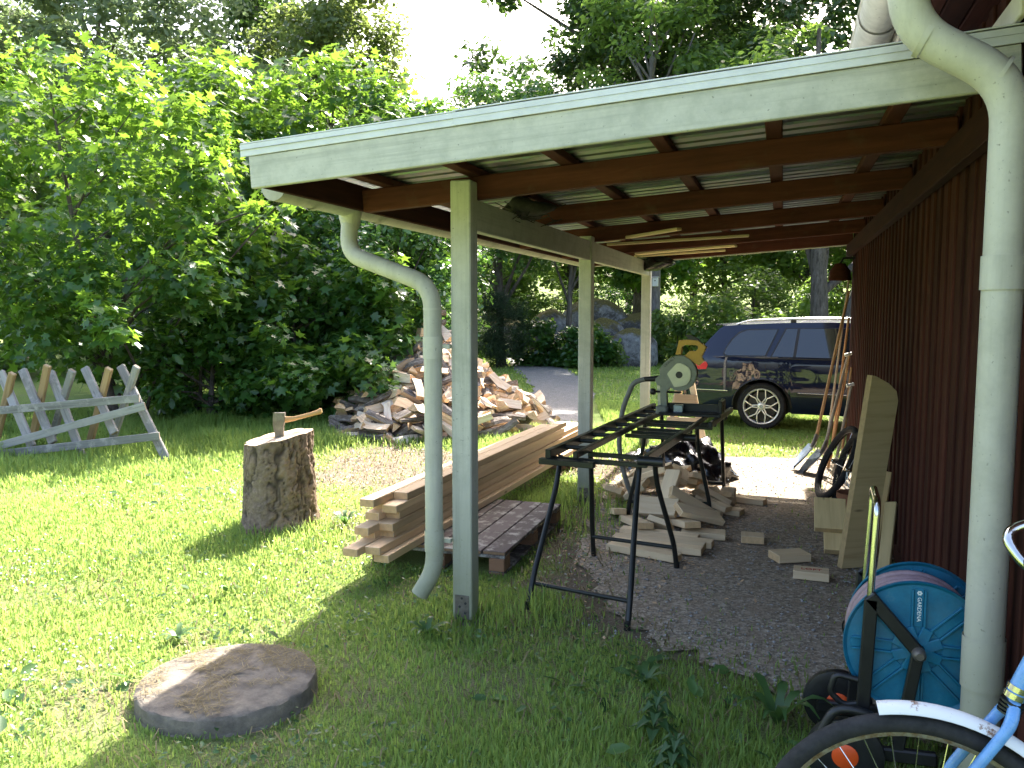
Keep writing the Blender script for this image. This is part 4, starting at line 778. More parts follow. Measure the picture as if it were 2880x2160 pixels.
for q in range(430):                                        # the heap's core, logs lying along its slope
    t_ = rr.random() ** .6; a = rr.uniform(0, 6.283); zc = 1.24 * (1 - t_ ** 1.3) * rr.uniform(.8, 1.03) + .03
    heap_log(rr.choice((0, 1, 1, 3, 3, 5, 6, 8, 10, 11, 12, 13)), Matrix.Translation((-4.65 + .98 * t_ * math.cos(a), 10.9 + 1.36 * t_ * math.sin(a), zc)) @ Euler((rr.uniform(0, 6), rr.uniform(-.7, .7), rr.uniform(0, 6))).to_matrix().to_4x4())
tag(mb.build('firewood_inside_heap', ['split_wood', 'log_bark', 'log_end']), 'jumbled firewood filling the inside of the big heap', 'firewood', kind='stuff')

# ------------------------------------------------------------------ pallet, timber stack, offcuts
pal = athing('pallet', 'dark weathered wooden pallet under the stack of new timber', 'pallet', (-2.0, 5.3, 0))
for k in range(6): plank('deck_board', pal, (-2.385 + k * .151, 4.62 + .01 * (k % 3), .131), (-2.385 + k * .151, 5.97, .131), .143, .022, 'pallet_wood', ch=.003)
for yy in (4.69, 5.3, 5.9):
    plank('stringer_board', pal, (-2.46, yy, .109), (-1.56, yy, .109), .1, .02, 'pallet_wood', ch=.003)
    for xx in (-2.4, -2.0, -1.61): MB().box((xx, yy, .0595), (.1, .12, .079), .005).build('block', 'pallet_block', pal)
for xx in (-2.4, -2.0, -1.61): plank('bottom_board', pal, (xx, 4.63, .01), (xx, 5.97, .01), .1, .018, 'pallet_wood', ch=.003)
names = ['bottom', 'second', 'third', 'fourth', 'fifth', 'sixth', 'top']
rr = random.Random(2)
near = {(0, 1): 4.22, (0, 0): 4.62, (1, 1): 4.20, (1, 0): 4.13, (2, 0): 4.36, (2, 1): 4.42, (3, 1): 4.38, (3, 0): 4.25, (4, 0): 4.42, (4, 1): 4.5, (5, 1): 4.44, (5, 0): 4.50, (6, 0): 4.36, (6, 1): 4.6}
for (lay, colm), y0 in near.items():
    L = 4.1 if lay == 6 else 4.25 + rr.uniform(-.1, .1); sh = .055 if lay == 0 else (.012 * (lay % 2)); jx = rr.uniform(-.006, .006)
    if (lay, colm) == (0, 0): sh = -.03
    xa = -2.335 + colm * .101 + sh + jx; L = L if lay < 5 else L - .6
    z = .144 + .0235 + lay * .0472
    o = plank('timber', None, (xa, y0, z), (xa + L * .035, y0 + L, z), .096, .0465, 'pine_new', ch=.003)
    tag(o, 'new sawn pine timber, %s layer of the stack, %s row' % (names[lay], 'left' if colm == 0 else 'right beside the post'), 'timber', 'new timber stacked on the pallet')
for k, (x, y, z, lab) in enumerate(((-2.16, 8.02, .0, 'brown brick under the far end of the timber stack, lower one'), (-2.16, 8.03, .065, 'brown brick under the far end of the timber stack, upper one'), (-1.96, 8.12, .0, 'brown brick on the grass right of the timber stack'))):
    b = MB().box((0, 0, .0325), (.25, .12, .062), .006).build('brick', 'brick_red', None, None, Matrix.Translation((x, y, z)) @ Matrix.Rotation(.15 * k, 4, 'Z')); tag(b, lab, 'brick', 'bricks by the second post')
OFFS = [(0.5,0.095,0.045,-0.821,5.265,0.039,-0,-0,-0.29),(0.6,0.095,0.045,-0.757,5.421,0.039,0,-0,-0.08),(0.62,0.095,0.045,-0.76,5.519,0.039,0,-0,-0.09),(0.62,0.095,0.045,-0.715,5.62,0.038,0,0,-0.11),(0.55,0.095,0.045,-0.783,5.723,0.039,0,-0,-0.11),(0.3,0.14,0.045,-0.491,5.833,0.038,0,-0,0.06),(0.45,0.12,0.045,-0.978,5.897,0.069,0.08,0.12,2.05),(0.42,0.12,0.045,-0.65,5.965,0.073,-0,-0.17,-1.12),(0.18,0.12,0.045,-1.089,6.648,0.188,0.19,-0.37,-0.75),(0.34,0.095,0.045,-0.85,6.546,0.26,-0,-0,-1.51),(0.18,0.12,0.045,-0.477,6.398,0.038,0,3.14,1.37),(0.4,0.145,0.045,-0.762,6.684,0.284,-0.46,0.01,-1.49),(0.45,0.145,0.045,-0.823,6.909,0.19,-0.38,0.04,-0.33),(0.14,0.12,0.045,-1.323,6.87,0.038,0,-0,-1.28),(0.18,0.095,0.045,-0.599,6.347,0.115,0.65,0.08,0.75),(0.45,0.12,0.045,-1.014,6.644,0.27,0.09,-0.4,-0.47),(0.14,0.095,0.045,-0.378,6.912,0.086,1.17,-1.57,0),(0.45,0.095,0.045,-0.616,6.919,0.2,-0.16,-0.35,-1.57),(0.22,0.12,0.045,-1.069,6.458,0.187,-2.72,-0.57,-0.48),(0.28,0.12,0.045,-0.496,6.673,0.125,2.68,0.5,0.23),(0.34,0.095,0.045,-0.752,6.263,0.18,0.6,0.63,-0.59),(0.18,0.095,0.045,-1.143,6.826,0.12,-3.14,0.08,0.17),(0.22,0.12,0.045,-0.508,6.883,0.096,-0,-2.56,1.42),(0.28,0.145,0.045,-1.256,6.617,0.108,0.22,2.71,-1.63),(0.18,0.095,0.045,-0.943,6.238,0.139,-1.57,0,-0.26),(0.4,0.12,0.045,-0.794,6.214,0.227,-0.09,-0.81,1.34),(0.18,0.12,0.045,-0.349,6.578,0.038,0,-3.14,-0.28),(0.18,0.145,0.045,-1.035,6.76,0.237,-1.57,-0,-0.43),(0.22,0.12,0.045,-1.129,7.151,0.091,2.95,-0.42,0.77),(0.18,0.145,0.045,-0.417,6.794,0.089,-0.04,-0.62,-1.65),(0.34,0.145,0.045,-0.907,7.13,0.099,0.23,0.28,2.52),(0.45,0.095,0.045,-0.314,7.037,0.038,-0,0,2.83),(0.4,0.095,0.045,-0.988,6.949,0.252,0.28,-0.26,-2.82),(0.4,0.095,0.045,-1.222,7.263,0.038,-0,0,1.04),(0.18,0.095,0.045,-0.985,6.798,0.255,-2.11,-1.57,0),(0.4,0.095,0.045,-0.608,6.196,0.162,-0.81,-0.54,-2.65),(0.34,0.145,0.045,-0.858,6.085,0.143,0.8,-0.07,-0.3),(0.28,0.095,0.045,-1.167,6.175,0.068,-3.14,-0.22,-1.23),(0.34,0.145,0.045,-1.035,7.087,0.231,0,2.94,0.18),(0.22,0.095,0.045,-0.708,7.044,0.203,0.24,0.29,2.64),(0.18,0.095,0.045,-1.194,6.899,0.065,0.15,0.22,0.89),(0.14,0.095,0.045,-0.414,7.036,0.083,-0,3.14,0.98),(0.14,0.145,0.045,-0.719,7.177,0.111,0.44,2.89,-0.62),(0.45,0.12,0.045,-0.943,7.154,0.206,0.08,-0.19,-0.22),(0.28,0.095,0.045,-0.479,6.526,0.103,3.1,0.2,-0.5),(0.4,0.12,0.045,-0.543,6.078,0.117,-2.69,0.29,0.74),(0.28,0.095,0.045,-1.239,7.117,0.113,1.26,-0.34,1.1),(0.18,0.145,0.045,-0.597,7.177,0.061,0,2.88,-0.28),(0.18,0.095,0.045,-0.797,5.869,0.076,-0.78,0.13,-0.4)]
def place_word(i):
    x, y = OFFS[i][3], OFFS[i][4]
    return ('front row' if y < 5.78 else 'front edge' if y < 6.25 else 'middle' if y < 6.75 else 'far side')
ORD = ['first', 'second', 'third', 'fourth', 'fifth', 'sixth', 'seventh', 'eighth', 'ninth', 'tenth', 'eleventh', 'twelfth', 'thirteenth', 'fourteenth', 'fifteenth', 'sixteenth', 'seventeenth', 'eighteenth', 'nineteenth', 'twentieth'] + ['twenty-' + q for q in ('first', 'second', 'third', 'fourth', 'fifth', 'sixth', 'seventh', 'eighth', 'ninth')]
byw = {}
for i in sorted(range(len(OFFS)), key=lambda q: OFFS[q][3]): byw.setdefault(place_word(i), []).append(i)
for i, q in enumerate(OFFS):
    me = MB().box((0, 0, 0), q[:3], .003).mesh('offcut', 'pine_pale')
    o = link('offcut', me, None, Matrix.Translation(q[3:6]) @ Euler(q[6:9]).to_matrix().to_4x4())
    w = place_word(i); n_ = byw[w].index(i)
    sz = 'long' if q[0] >= .45 else 'short' if q[0] <= .26 else 'medium'
    tag(o, '%s pale pine offcut, %s from the left in the %s of the offcut heap' % (sz, ORD[n_], w), 'offcut', 'pine offcuts heaped under the saw stand')
    if i in (17, 21, 24): link('red_stamp', text_mesh('LOFT' if i == 24 else 'LO', .05, 'red_ink'), o, Matrix.Translation((.02, 0, q[2] / 2 + .0006)))
BL = [(-.16, 5.82, .0, .13, .15, .05, 1.62, 0, 'small pale wood block lying alone on the gravel beside the saw stand'),
      (.08, 5.46, .0, .22, .145, .05, .5, 0, 'thick pale wood block set askew on the gravel near the wall'),
      (.20, 5.12, .0, .2, .12, .05, -.04, 0, 'pale wood block with red lettering nearest the hose reel'),
      (.37, 5.72, .0, .19, .15, .045, 1.57, .55, 'lower of the two pale wood blocks propped against the leaning board'),
      (.335, 5.85, .115, .27, .2, .045, 1.57, .62, 'upper of the two pale wood blocks propped against the leaning board')]
for (x, y, z, L, w, t_, rz, tilt, lab) in BL:
    me = MB().box((0, 0, 0), (L, w, t_), .003).mesh('wood_block', 'pine_dull' if 'propped' in lab else 'pine_pale')
    zz = z + t_ / 2 + .016 + math.sin(tilt) * L / 2
    o = link('wood_block', me, None, Matrix.Translation((x, y, zz)) @ Euler((0, -tilt, rz)).to_matrix().to_4x4()); tag(o, lab, 'wood block', 'wood blocks on the gravel')
    if 'lettering' in lab: link('red_stamp', text_mesh('LOFT', .05, 'red_ink'), o, Matrix.Translation((0, .0, t_ / 2 + .0006)))

# ------------------------------------------------------------------ saw stand
st = thing('saw_stand', 'long black steel saw stand with splayed legs under the carport', 'saw stand', (-.93, 4.5, 0), R(-5))
T = .79
def bar(name, p0, p1, w=.032, t=.032, mat='black_steel', up=(0, 0, 1)): return MB().bar(p0, p1, w, t, up, .003).build(name, mat, st)
bar('rail', (-.31, -.06, T), (-.31, 2.5, T), .034, .05); bar('rail', (-.155, -.04, T), (-.155, 2.5, T), .028, .036)
bar('rail', (.24, 0, T), (.24, 1.0, T), .03, .05); bar('rail', (.235, 1.0, T - .002), (.215, 2.45, T - .002), .024, .03); bar('rail', (.33, 1.5, T), (.33, 2.5, T), .028, .04)
for k in range(9): MB().cyl((-.295, .2 + k * .27, T + .002), (-.17, .2 + k * .27, T + .002), .014, n=10).build('roller', 'black_steel', st, 40)
for yy, xa, xb in ((.0, -.31, .25), (.22, -.16, .24), (1.02, -.155, .235), (1.18, -.155, .235), (1.34, -.155, .235), (1.6, -.155, .33), (1.78, -.31, .33), (2.3, -.31, .33)): bar('cross_bar', (xa, yy, T - .035), (xb, yy, T - .035), .03, .026)
bar('end_bracket', (-.36, -.055, T - .042), (-.03, -.075, T - .042), .04, .034)
MB().cyl((.2, -.01, T - .01), (.34, -.01, T - .01), .026, n=12).build('clamp_knob', 'black_plastic', st, 40)
MB().cyl((.2, .98, T - .02), (.33, .98, T - .02), .024, n=12).build('clamp_knob', 'black_plastic', st, 40)
LEG = [(-.29, .10, -.30, -.38), (.19, .06, .27, -.46), (-.2, .38, -.26, .66), (.21, .32, .29, .62), (-.17, 1.62, -.3, 1.66), (.2, 1.7, .29, 1.85), (-.2, 2.3, -.26, 2.72), (.3, 2.2, .26, 2.7)]
for (x0, y0, x1, y1) in LEG:
    p0, p1 = Vector((x0, y0, T - .03)), Vector((x1, y1, .0)); k1 = p0.lerp(p1, .22) + Vector(((x0 - x1) * .16, (y0 - y1) * .08, 0)); k2 = p0.lerp(p1, .8) + Vector(((x1 - x0) * .12, (y1 - y0) * .06, 0))
    lg = MB().tube(fillet([p0, k1, k2, p1], .18, 5), .0155, 10).build('leg', 'black_steel', st, 60)
    MB().cyl((x1, y1, .0), (x1, y1, .045), .018, .0165, 10).build('foot', 'black_plastic', lg, 60)
for a, b, z in ((0, 1, .12), (2, 3, .15), (4, 5, .15), (6, 7, .15)):
    pa = [LEG[a][q] + (LEG[a][q + 2] - LEG[a][q]) * (1 - z / T) for q in (0, 1)]; pb = [LEG[b][q] + (LEG[b][q + 2] - LEG[b][q]) * (1 - z / T) for q in (0, 1)]
    MB().cyl((*pa, z), (*pb, z), .0125, n=8).build('leg_brace', 'black_steel', st, 60)

# ------------------------------------------------------------------ mitre saw
sw = thing('mitre_saw', 'grey and yellow mitre saw with a grey hose on the saw stand', 'saw', (-.73, 6.36, T + .02), R(-3))
K = .00047; CX0, CZ0 = 725, 880; ZC = 1.115 - (T + .02)
def sz_(pts): return [((x - CX0) * K, (CZ0 - y) * K + ZC) for x, y in pts]
def slab(name, pts, y0, th_, mat, parent=None):
    mb = MB(); mb.prism(sz_(pts), th_, Matrix(((1, 0, 0, 0), (0, 0, 1, y0), (0, 1, 0, 0), (0, 0, 0, 1))))
    o = mb.build(name, mat, parent or sw)
    bm = bmesh.new(); bm.from_mesh(o.data); bmesh.ops.recalc_face_normals(bm, faces=bm.faces[:])
    bmesh.ops.bevel(bm, geom=[e for e in bm.edges if abs(e.verts[0].co.y - e.verts[1].co.y) < 1e-5], offset=.004, segments=2, affect='EDGES', clamp_overlap=True)
    bm.to_mesh(o.data); bm.free(); return o
gd = slab('blade_guard', [(400, 800), (470, 700), (560, 620), (620, 590), (690, 572), (800, 582), (900, 640), (960, 720), (995, 800), (1000, 880), (980, 960), (930, 1050), (840, 1120), (740, 1145), (650, 1130), (590, 1090), (520, 1165), (470, 1080), (380, 1060), (335, 1000), (340, 950), (410, 900)], -.05, .085, 'saw_grey')
slab('blade', [(532, 870), (560, 830), (680, 702), (740, 690), (800, 712), (880, 762), (908, 810), (915, 870), (900, 960), (850, 1035), (760, 1065), (650, 1082), (605, 1000)], -.062, .012, 'blade_steel')
MB().lathe([(0, .0), (.024, .0), (.027, -.006), (.027, -.02)], Matrix.Translation((0, -.066, ZC)) @ Matrix.Rotation(R(90), 4, 'X'), 20).build('arbor_cap', 'black_plastic', sw, 40)
slab('handle', [(650, 560), (700, 330), (770, 322), (860, 318), (1000, 330), (1060, 372), (1135, 430), (1065, 590), (1100, 650), (1020, 730), (880, 645), (800, 575), (870, 500), (975, 500), (1008, 455), (1000, 418), (960, 402), (805, 402), (752, 432), (738, 556)], -.03, .06, 'saw_yellow')
slab('trigger_guard', [(790, 242), (870, 238), (1000, 302), (1062, 372), (1000, 331), (860, 317)], -.02, .04, 'black_plastic')
MB().cyl((.02, .02, ZC + .02), (.02, .19, ZC + .03), .05, .055, 16).build('motor', 'saw_yellow', sw, 40)
MB().bar((-.125, .0, ZC - .09), (-.115, .0, .01), .05, .05).build('pivot_arm', 'saw_grey', sw); MB().bar((-.165, .03, ZC - .07), (-.15, .03, .01), .035, .04).build('pivot_arm', 'blade_steel', sw)
MB().box((-.13, 0, .03), (.09, .12, .07), .012).build('pivot_base', 'saw_grey', sw)
MB().cyl((-.19, -.01, ZC - .137), (.01, -.01, ZC - .137), .008, n=8).build('slide_rod', 'black_steel', sw); MB().lathe([(0, -.02), (.018, -.02), (.026, -.008), (.026, .008), (.018, .02), (0, .02)], Matrix.Translation((-.205, -.01, ZC - .137)) @ Matrix.Rotation(R(90), 4, 'Y'), 14).build('lock_knob', 'black_plastic', sw, 50)
MB().box((.09, .02, .012), (.46, .3, .022), .004).build('base_plate', 'black_steel', sw); MB().box((.1, .06, .05), (.44, .02, .06), .003).build('fence', 'black_steel', sw); MB().box((.0, -.05, .05), (.07, .05, .055), .004).build('clamp_block', 'spade_blue', sw)
MB().box((.3, .1, .06), (.03, .22, .1), .004).build('end_stop', 'black_steel', sw)
MB().tube([(-.165, 0, ZC - .03), (-.2, 0, ZC - .04), (-.275, 0, ZC - .045)], [.018, .021, .019], 12).build('hose_coupler', 'black_plastic', sw, 50)
hp = fillet([(-.27, 0, ZC - .045), (-.36, .0, ZC - .07), (-.45, .0, .02), (-.47, -.03, -.3), (-.40, .0, -.58), (-.33, .05, -.76)], .16, 8); mb = MB()
mb.tube(hp, [.019 + .0012 * (q % 2) for q in range(len(hp))], 12); mb.build('dust_hose', 'hose_grey', sw, 60)
link('lettering', text_mesh('DEWALT', .026, 'dark_ink'), gd, Matrix.Translation((-.075, -.0512, ZC + .095)) @ Euler((R(90), R(-41), 0)).to_matrix().to_4x4())

# ------------------------------------------------------------------ trestle, tarp, black bag
tr = athing('wooden_trestle', 'pale pine trestle with sloping legs on the grass behind the saw', 'trestle', (-.98, 9.2, 0))
for a, b in (((-.97, 9.12, 1.0), (-.74, 9.1, .0)), ((-.97, 9.25, 1.0), (-.80, 9.42, .0)), ((-1.02, 9.12, .98), (-1.22, 9.1, .0)), ((-1.02, 9.25, .98), (-1.2, 9.45, .0))): plank('leg', tr, a, b, .06, .035, 'pine_pale', (0, 1, 0))
plank('top_bar', tr, (-.995, 8.98, 1.0), (-.995, 9.45, 1.0), .05, .09, 'pine_pale'); plank('brace', tr, (-1.18, 9.07, .4), (-.82, 9.07, .4), .02, .08, 'pine_pale'); plank('shelf', tr, (-1.1, 9.08, .62), (-.86, 9.08, .62), .02, .14, 'pine_new')
def tarp_heap(name, c, r, seed, label):
    bm = bmesh.new(); bmesh.ops.create_icosphere(bm, subdivisions=5, radius=1); rr = random.Random(seed); ph = [(Vector((rr.gauss(0, 1), rr.gauss(0, 1), rr.gauss(0, .6))).normalized(), rr.uniform(1.5, 11), rr.uniform(0, 6)) for _ in range(16)]
    for v in bm.verts:
        d = v.co.normalized(); k = 1 + sum((1 - abs(math.sin(q.dot(d) * f + o))) ** 2 * (1.3 / f) for q, f, o in ph) * .3 - .3
        p = Vector((d.x * r[0], d.y * r[1], d.z * r[2])) * k
        if p.z < 0: p.z *= .12
        s_ = 1 + .25 * max(0, .1 - p.z); v.co = Vector((p.x * s_, p.y * s_, p.z))
    me = bpy.data.meshes.new(name); bm.to_mesh(me); bm.free(); me.materials.append(MATS['tarp']); me.polygons.foreach_set('use_smooth', [True] * len(me.polygons))
    return tag(link(name, me, None, Matrix.Translation(c)), label, 'plastic sack')
tarp_heap('plastic_sack', (-.86, 8.05, .03), (.42, .46, .33), 5, 'shiny black plastic sack slumped on the gravel behind the saw stand')
tarp_heap('plastic_sheet', (-1.25, 8.35, .03), (.22, .3, .18), 9, 'small crumpled black plastic sheet beside the big sack')
# ------------------------------------------------------------------ car
car = thing('station_wagon', 'dark blue station wagon parked on the grass beyond the carport', 'car', (-.16, 12.3, 0), R(-6))
ZT = [(-1.03, .60), (-1.02, .68), (-.98, .80), (-.93, .92), (-.84, 1.06), (-.72, 1.21), (-.60, 1.345), (-.54, 1.385), (-.3, 1.405), (.2, 1.43), (.8, 1.44), (1.3, 1.43), (1.6, 1.395), (1.85, 1.29), (2.15, 1.10), (2.38, .955), (2.5, .915), (2.9, .87), (3.2, .80), (3.42, .71), (3.52, .60), (3.55, .5)]
def lin(tab, x):
    for (a, b), (c, d) in zip(tab, tab[1:]):
        if x <= c: t = max(0, (x - a) / (c - a)); return b + (d - b) * t
    return tab[-1][1]
AX = (0.0, 2.7); WR = .32
def zbot(x):
    z = .235 if -.95 < x < 3.45 else .30
    for a in AX:
        if abs(x - a) < .375: z = max(z, .31 + math.sqrt(.375 ** 2 - (x - a) ** 2))
    return z
def yh(x, z):
    w = .862 - .06 * ((z - .62) / .4) ** 2 * (z < .62) - .012 * ((z - .62) / .33) ** 2 * (.62 <= z)
    if z > .95: w = .850 - (z - .95) * .42
    if z < .36: w -= (.36 - z) * .2
    if x < -.35: w -= .13 * ((-.35 - x) / .68) ** 2
    if x > 2.5: w -= .26 * ((x - 2.5) / 1.05) ** 2
    if .7 < z < .75: w -= .004
    return w
xs = sorted(set([round(a, 3) for a in list(np.arange(-1.03, 3.551, .06)) + [p[0] for p in ZT] + [a + d for a in AX for d in np.arange(-.38, .381, .04)] + [3.55]]))
nz, nt = 22, 7; V = []; F = []
for x in xs:
    zb, zt = zbot(x), lin(ZT, x); zt = max(zt, zb + .03); col = []
    for q in range(nz): z = zb + (zt - zb) * q / (nz - 1); col.append((x, -yh(x, z), z))
    ye = yh(x, zt)
    for q in range(1, nt): u = -1 + 2 * q / nt; col.append((x, ye * u, zt + .035 * (1 - u * u)))
    for q in range(nz): z = zt + (zb - zt) * q / (nz - 1); col.append((x, yh(x, z), z))
    V += col
m = 2 * nz + nt - 1
for a in range(len(xs) - 1): F += [(a * m + q, a * m + q + 1, (a + 1) * m + q + 1, (a + 1) * m + q)[::-1] for q in range(m - 1)]
F += [tuple(range(m)), tuple((len(xs) - 1) * m + q for q in range(m))[::-1]]
body = MB().add(V, F).build('body', 'car_paint', car, 35)
MB().box((1.25, 0, .42), (4.3, 1.25, .38), .02).build('underbody', 'car_trim', car)
def side_poly(name, pts, mat, off=.004, th_=.006, sides=(-1, 1), parent=None):
    out = []
    for s in sides:
        n = len(pts); V = [(x, s * (yh(x, z) + off + d), z) for d in (-th_, 0) for x, z in pts]
        F = [(q, (q + 1) % n, n + (q + 1) % n, n + q) for q in range(n)] + [tuple(range(n, 2 * n)), tuple(range(n))[::-1]]
        if s < 0: F = [f[::-1] for f in F]
        out.append(MB().add(V, F).build(name, mat, parent or car))
    return out
W1 = [(-.50, 1.03), (-.47, 1.10), (-.40, 1.21), (-.32, 1.29), (-.22, 1.33), (.17, 1.345), (.03, 1.0), (-.44, .995), (-.485, 1.005)]
W2 = [(.12, .99), (.285, 1.352), (1.10, 1.362), (1.10, .985)]
W3 = [(1.19, .985), (1.19, 1.36), (1.55, 1.335), (1.75, 1.245), (2.16, 1.0), (2.13, .985)]
def grow(p, k):
    c = Vector((sum(a for a, b in p) / len(p), sum(b for a, b in p) / len(p))); return [tuple(c + (Vector(q) - c) * (1 + k / max(.05, (Vector(q) - c).length))) for q in p]
for w in (W1, W2, W3):
    fr = side_poly('window_frame', grow(w, .022), 'car_trim', .003); 
    for s, f_ in zip((-1, 1), fr): side_poly('window', w, 'car_glass', .0065, .004, (s,), f_)
side_poly('window_divider', [(.385, .985), (.42, 1.35), (.455, 1.352), (.42, .985)], 'car_trim', .009)
for x0, z0, x1, z1 in ((-.925, .94, -.57, 1.33), (1.93, 1.22, 2.32, .985)):
    nm = 'rear_window' if x0 < 0 else 'windscreen'; n_ = []
    V = [(x, u * (yh(x, min(z, 1.3)) - .09), z + .012 + .035 * (1 - u * u)) for x, z in ((x0, lin(ZT, x0)), (x1, lin(ZT, x1))) for u in (-1, -.5, 0, .5, 1)]
    MB().add(V, [(q, q + 1, 6 + q, 5 + q) for q in range(4)]).build(nm, 'car_glass', car)
def strip(name, pts, w, mat, off=.005, sides=(-1, 1)):
    for s in sides:
        mb = MB()
        for (a, b) in zip(pts, pts[1:]): mb.bar((a[0], s * (yh(*a) + off), a[1]), (b[0], s * (yh(*b) + off), b[1]), .006, w, ch=.001)
        mb.build(name, mat, car)
strip('door_seam', [(.055, .985), (.04, .86), (.06, .78), (.10, .73), (.22, .66), (.33, .55)], .006, 'car_trim', .0)
strip('door_seam', [(1.145, 1.36), (1.145, .3)], .006, 'car_trim', .0); strip('door_seam', [(2.2, .96), (2.22, .6), (2.2, .35)], .006, 'car_trim', .0)
strip('rub_strip', [(-.97, .50), (-.7, .505), (-.43, .505)], .035, 'car_trim', .008); strip('rub_strip', [(.45, .505), (1.0, .5), (1.6, .5), (2.25, .5)], .035, 'car_trim', .008)
strip('chrome_strip', [(-.97, .515), (-.7, .52), (-.44, .52)], .008, 'chrome', .014); strip('chrome_strip', [(.46, .52), (1.0, .515), (1.6, .515), (2.24, .515)], .008, 'chrome', .014)
strip('belt_line', [(-.5, .975), (.1, .965), (1.1, .962), (2.2, .955)], .012, 'car_trim', .001)
side_poly('door_handle', [(.30, .80), (.31, .835), (.49, .84), (.50, .805), (.48, .795)], 'car_paint', .02, .02); side_poly('door_handle', [(1.35, .80), (1.36, .835), (1.54, .84), (1.55, .805), (1.53, .795)], 'car_paint', .02, .02)
strip('fuel_flap_seam', [(-.26, .80), (-.25, .87), (-.12, .87), (-.11, .80), (-.25, .795)], .005, 'car_trim', .0, (-1,))
side_poly('tail_light', [(-1.0, .79), (-.955, .885), (-.74, .90), (-.72, .86), (-.74, .80), (-.95, .785)], 'tail_red', .006, .02)
for s in (-1, 1): MB().box((-1.005, s * .5, .83), (.05, .3, .09), .01, Matrix()).build('tail_light', 'tail_red', car)
MB().box((-1.04, 0, .47), (.06, 1.5, .2), .02).build('bumper', 'car_paint', car)
MB().bar((-.62, -.55, 1.40), (-.62, .55, 1.40), .1, .022).build('spoiler', 'car_paint', car)
for s in (-1, 1):
    rl = MB().tube(fillet([(-.38, s * .61, 1.405), (-.22, s * .615, 1.462), (.6, s * .62, 1.49), (1.35, s * .61, 1.48), (1.55, s * .6, 1.41)], .15, 5), .014, 8).build('roof_rail', 'chrome', car, 60)
    MB().box((.36, s * .617, 1.455), (.07, .03, .055), .006).build('rail_foot', 'car_trim', rl)
    MB().box((-.47, s * .76, .2), (.012, .16, .2), .003).build('mud_flap', 'rubber', car)
    for a in AX:
        mb = MB(); P = [(a + .378 * math.cos(t), s * (yh(a + .378 * math.cos(t), .31 + .378 * math.sin(t)) + .002), .31 + .378 * math.sin(t)) for t in np.linspace(0.02, 3.12, 18)]
        mb.tube(P, .012, 6).build('arch_lip', 'car_trim', car, 60)
    MB().box((2.05, s * .93, .99), (.1, .16, .11), .03).build('mirror', 'car_paint', car)
def car_wheel(parent, x, s):
    M4 = Matrix.Translation((x, s * .735, WR)) @ Matrix.Rotation(R(90) * (1 if s < 0 else -1), 4, 'X')
    prof = [(.245, -.09), (.29, -.095), (.312, -.08), (.32, -.05), (.32, .05), (.312, .08), (.29, .097), (.255, .095), (.238, .085)]
    w = MB().lathe(prof, M4, 40).build('wheel', 'rubber', parent, 40)
    mb = MB().lathe([(.242, .088), (.236, .096), (.224, .093), (.218, .07), (.215, -.08)], M4, 40)
    for k in range(6):
        for sg in (-1, 1):
            a0 = k * math.pi / 3; a1 = a0 + sg * .31; am = a0 + sg * .07
            p = [Vector((.05 * math.cos(a0 + sg * .35), .05 * math.sin(a0 + sg * .35), .078)), Vector((.125 * math.cos(am), .125 * math.sin(am), .085)), Vector((.228 * math.cos(a1), .228 * math.sin(a1), .088))]
            for q in range(2): mb.bar(M4 @ p[q], M4 @ p[q + 1], .016, .02, (0, s, 0), .004)
    mb.lathe([(0, .092), (.03, .092), (.05, .085), (.058, .07), (.058, .04)], M4, 24); mb.build('rim', 'alloy', w, 40)
    MB().lathe([(0, .03), (.19, .03), (.2, 0)], M4, 24).build('brake_disc', 'car_trim', w); MB().lathe([(0, .0935), (.022, .0935), (.024, .092)], M4, 16).build('hub_cap', 'spade_blue', w)
for a in AX:
    for s in (-1, 1): car_wheel(car, a, s)

# ------------------------------------------------------------------ hose trolley
ht = athing('hose_reel_trolley', 'blue hose reel on a black trolley with chrome handle by the downspout', 'hose reel', (.42, 3.05, 0))
HC = (.45, 2.94, .485)
def reel_disc(y, front, parent):
    M4 = Matrix.Translation((HC[0] + (0 if front else .028), y, HC[2] + (0 if front else .0))) @ Matrix.Rotation(R(90), 4, 'X')
    RD = .226
    o = MB().lathe([(0, .004), (.17, .004), (.215, .002), (RD - .008, .006), (RD, .012), (RD + .002, .004), (RD, -.008), (.2, -.01), (0, -.01)], M4, 56).build('reel_disc', 'reel_blue', parent, 40)
    for k in range(8):
        a = k * math.pi / 4 + .3927 * 0
        d = Vector((math.cos(a), math.sin(a), 0)); nrm = Vector((-math.sin(a), math.cos(a), 0)); mb = MB()
        for sg in (-1, 1): mb.bar(M4 @ (d * .075 + nrm * .019 * sg + Vector((0, 0, .008))), M4 @ (d * .20 + nrm * .019 * sg + Vector((0, 0, .006))), .007, .014, (0, -1, 0), .002)
        mb.bar(M4 @ (d * .075 + Vector((0, 0, .003))), M4 @ (d * .205 + Vector((0, 0, .003))), .03, .01, (0, -1, 0), .002); mb.build('spoke_rib', 'reel_blue', o)
    for k in range(8):
        a = k * math.pi / 4 + .39; d = Vector((math.cos(a), math.sin(a), 0)); MB().bar(M4 @ (d * .02 + Vector((0, 0, .016))), M4 @ (d * .078 + Vector((0, 0, .01))), .036, .012, (0, -1, 0), .004).build('hub_fin', 'reel_blue', o)
    return o
rd = reel_disc(2.94, True, ht); reel_disc(3.17, False, ht)
MB().cyl((HC[0], 2.95, HC[2]), (HC[0], 3.17, HC[2]), .1, n=32).build('drum', 'reel_blue', ht, 40)
mb = MB()
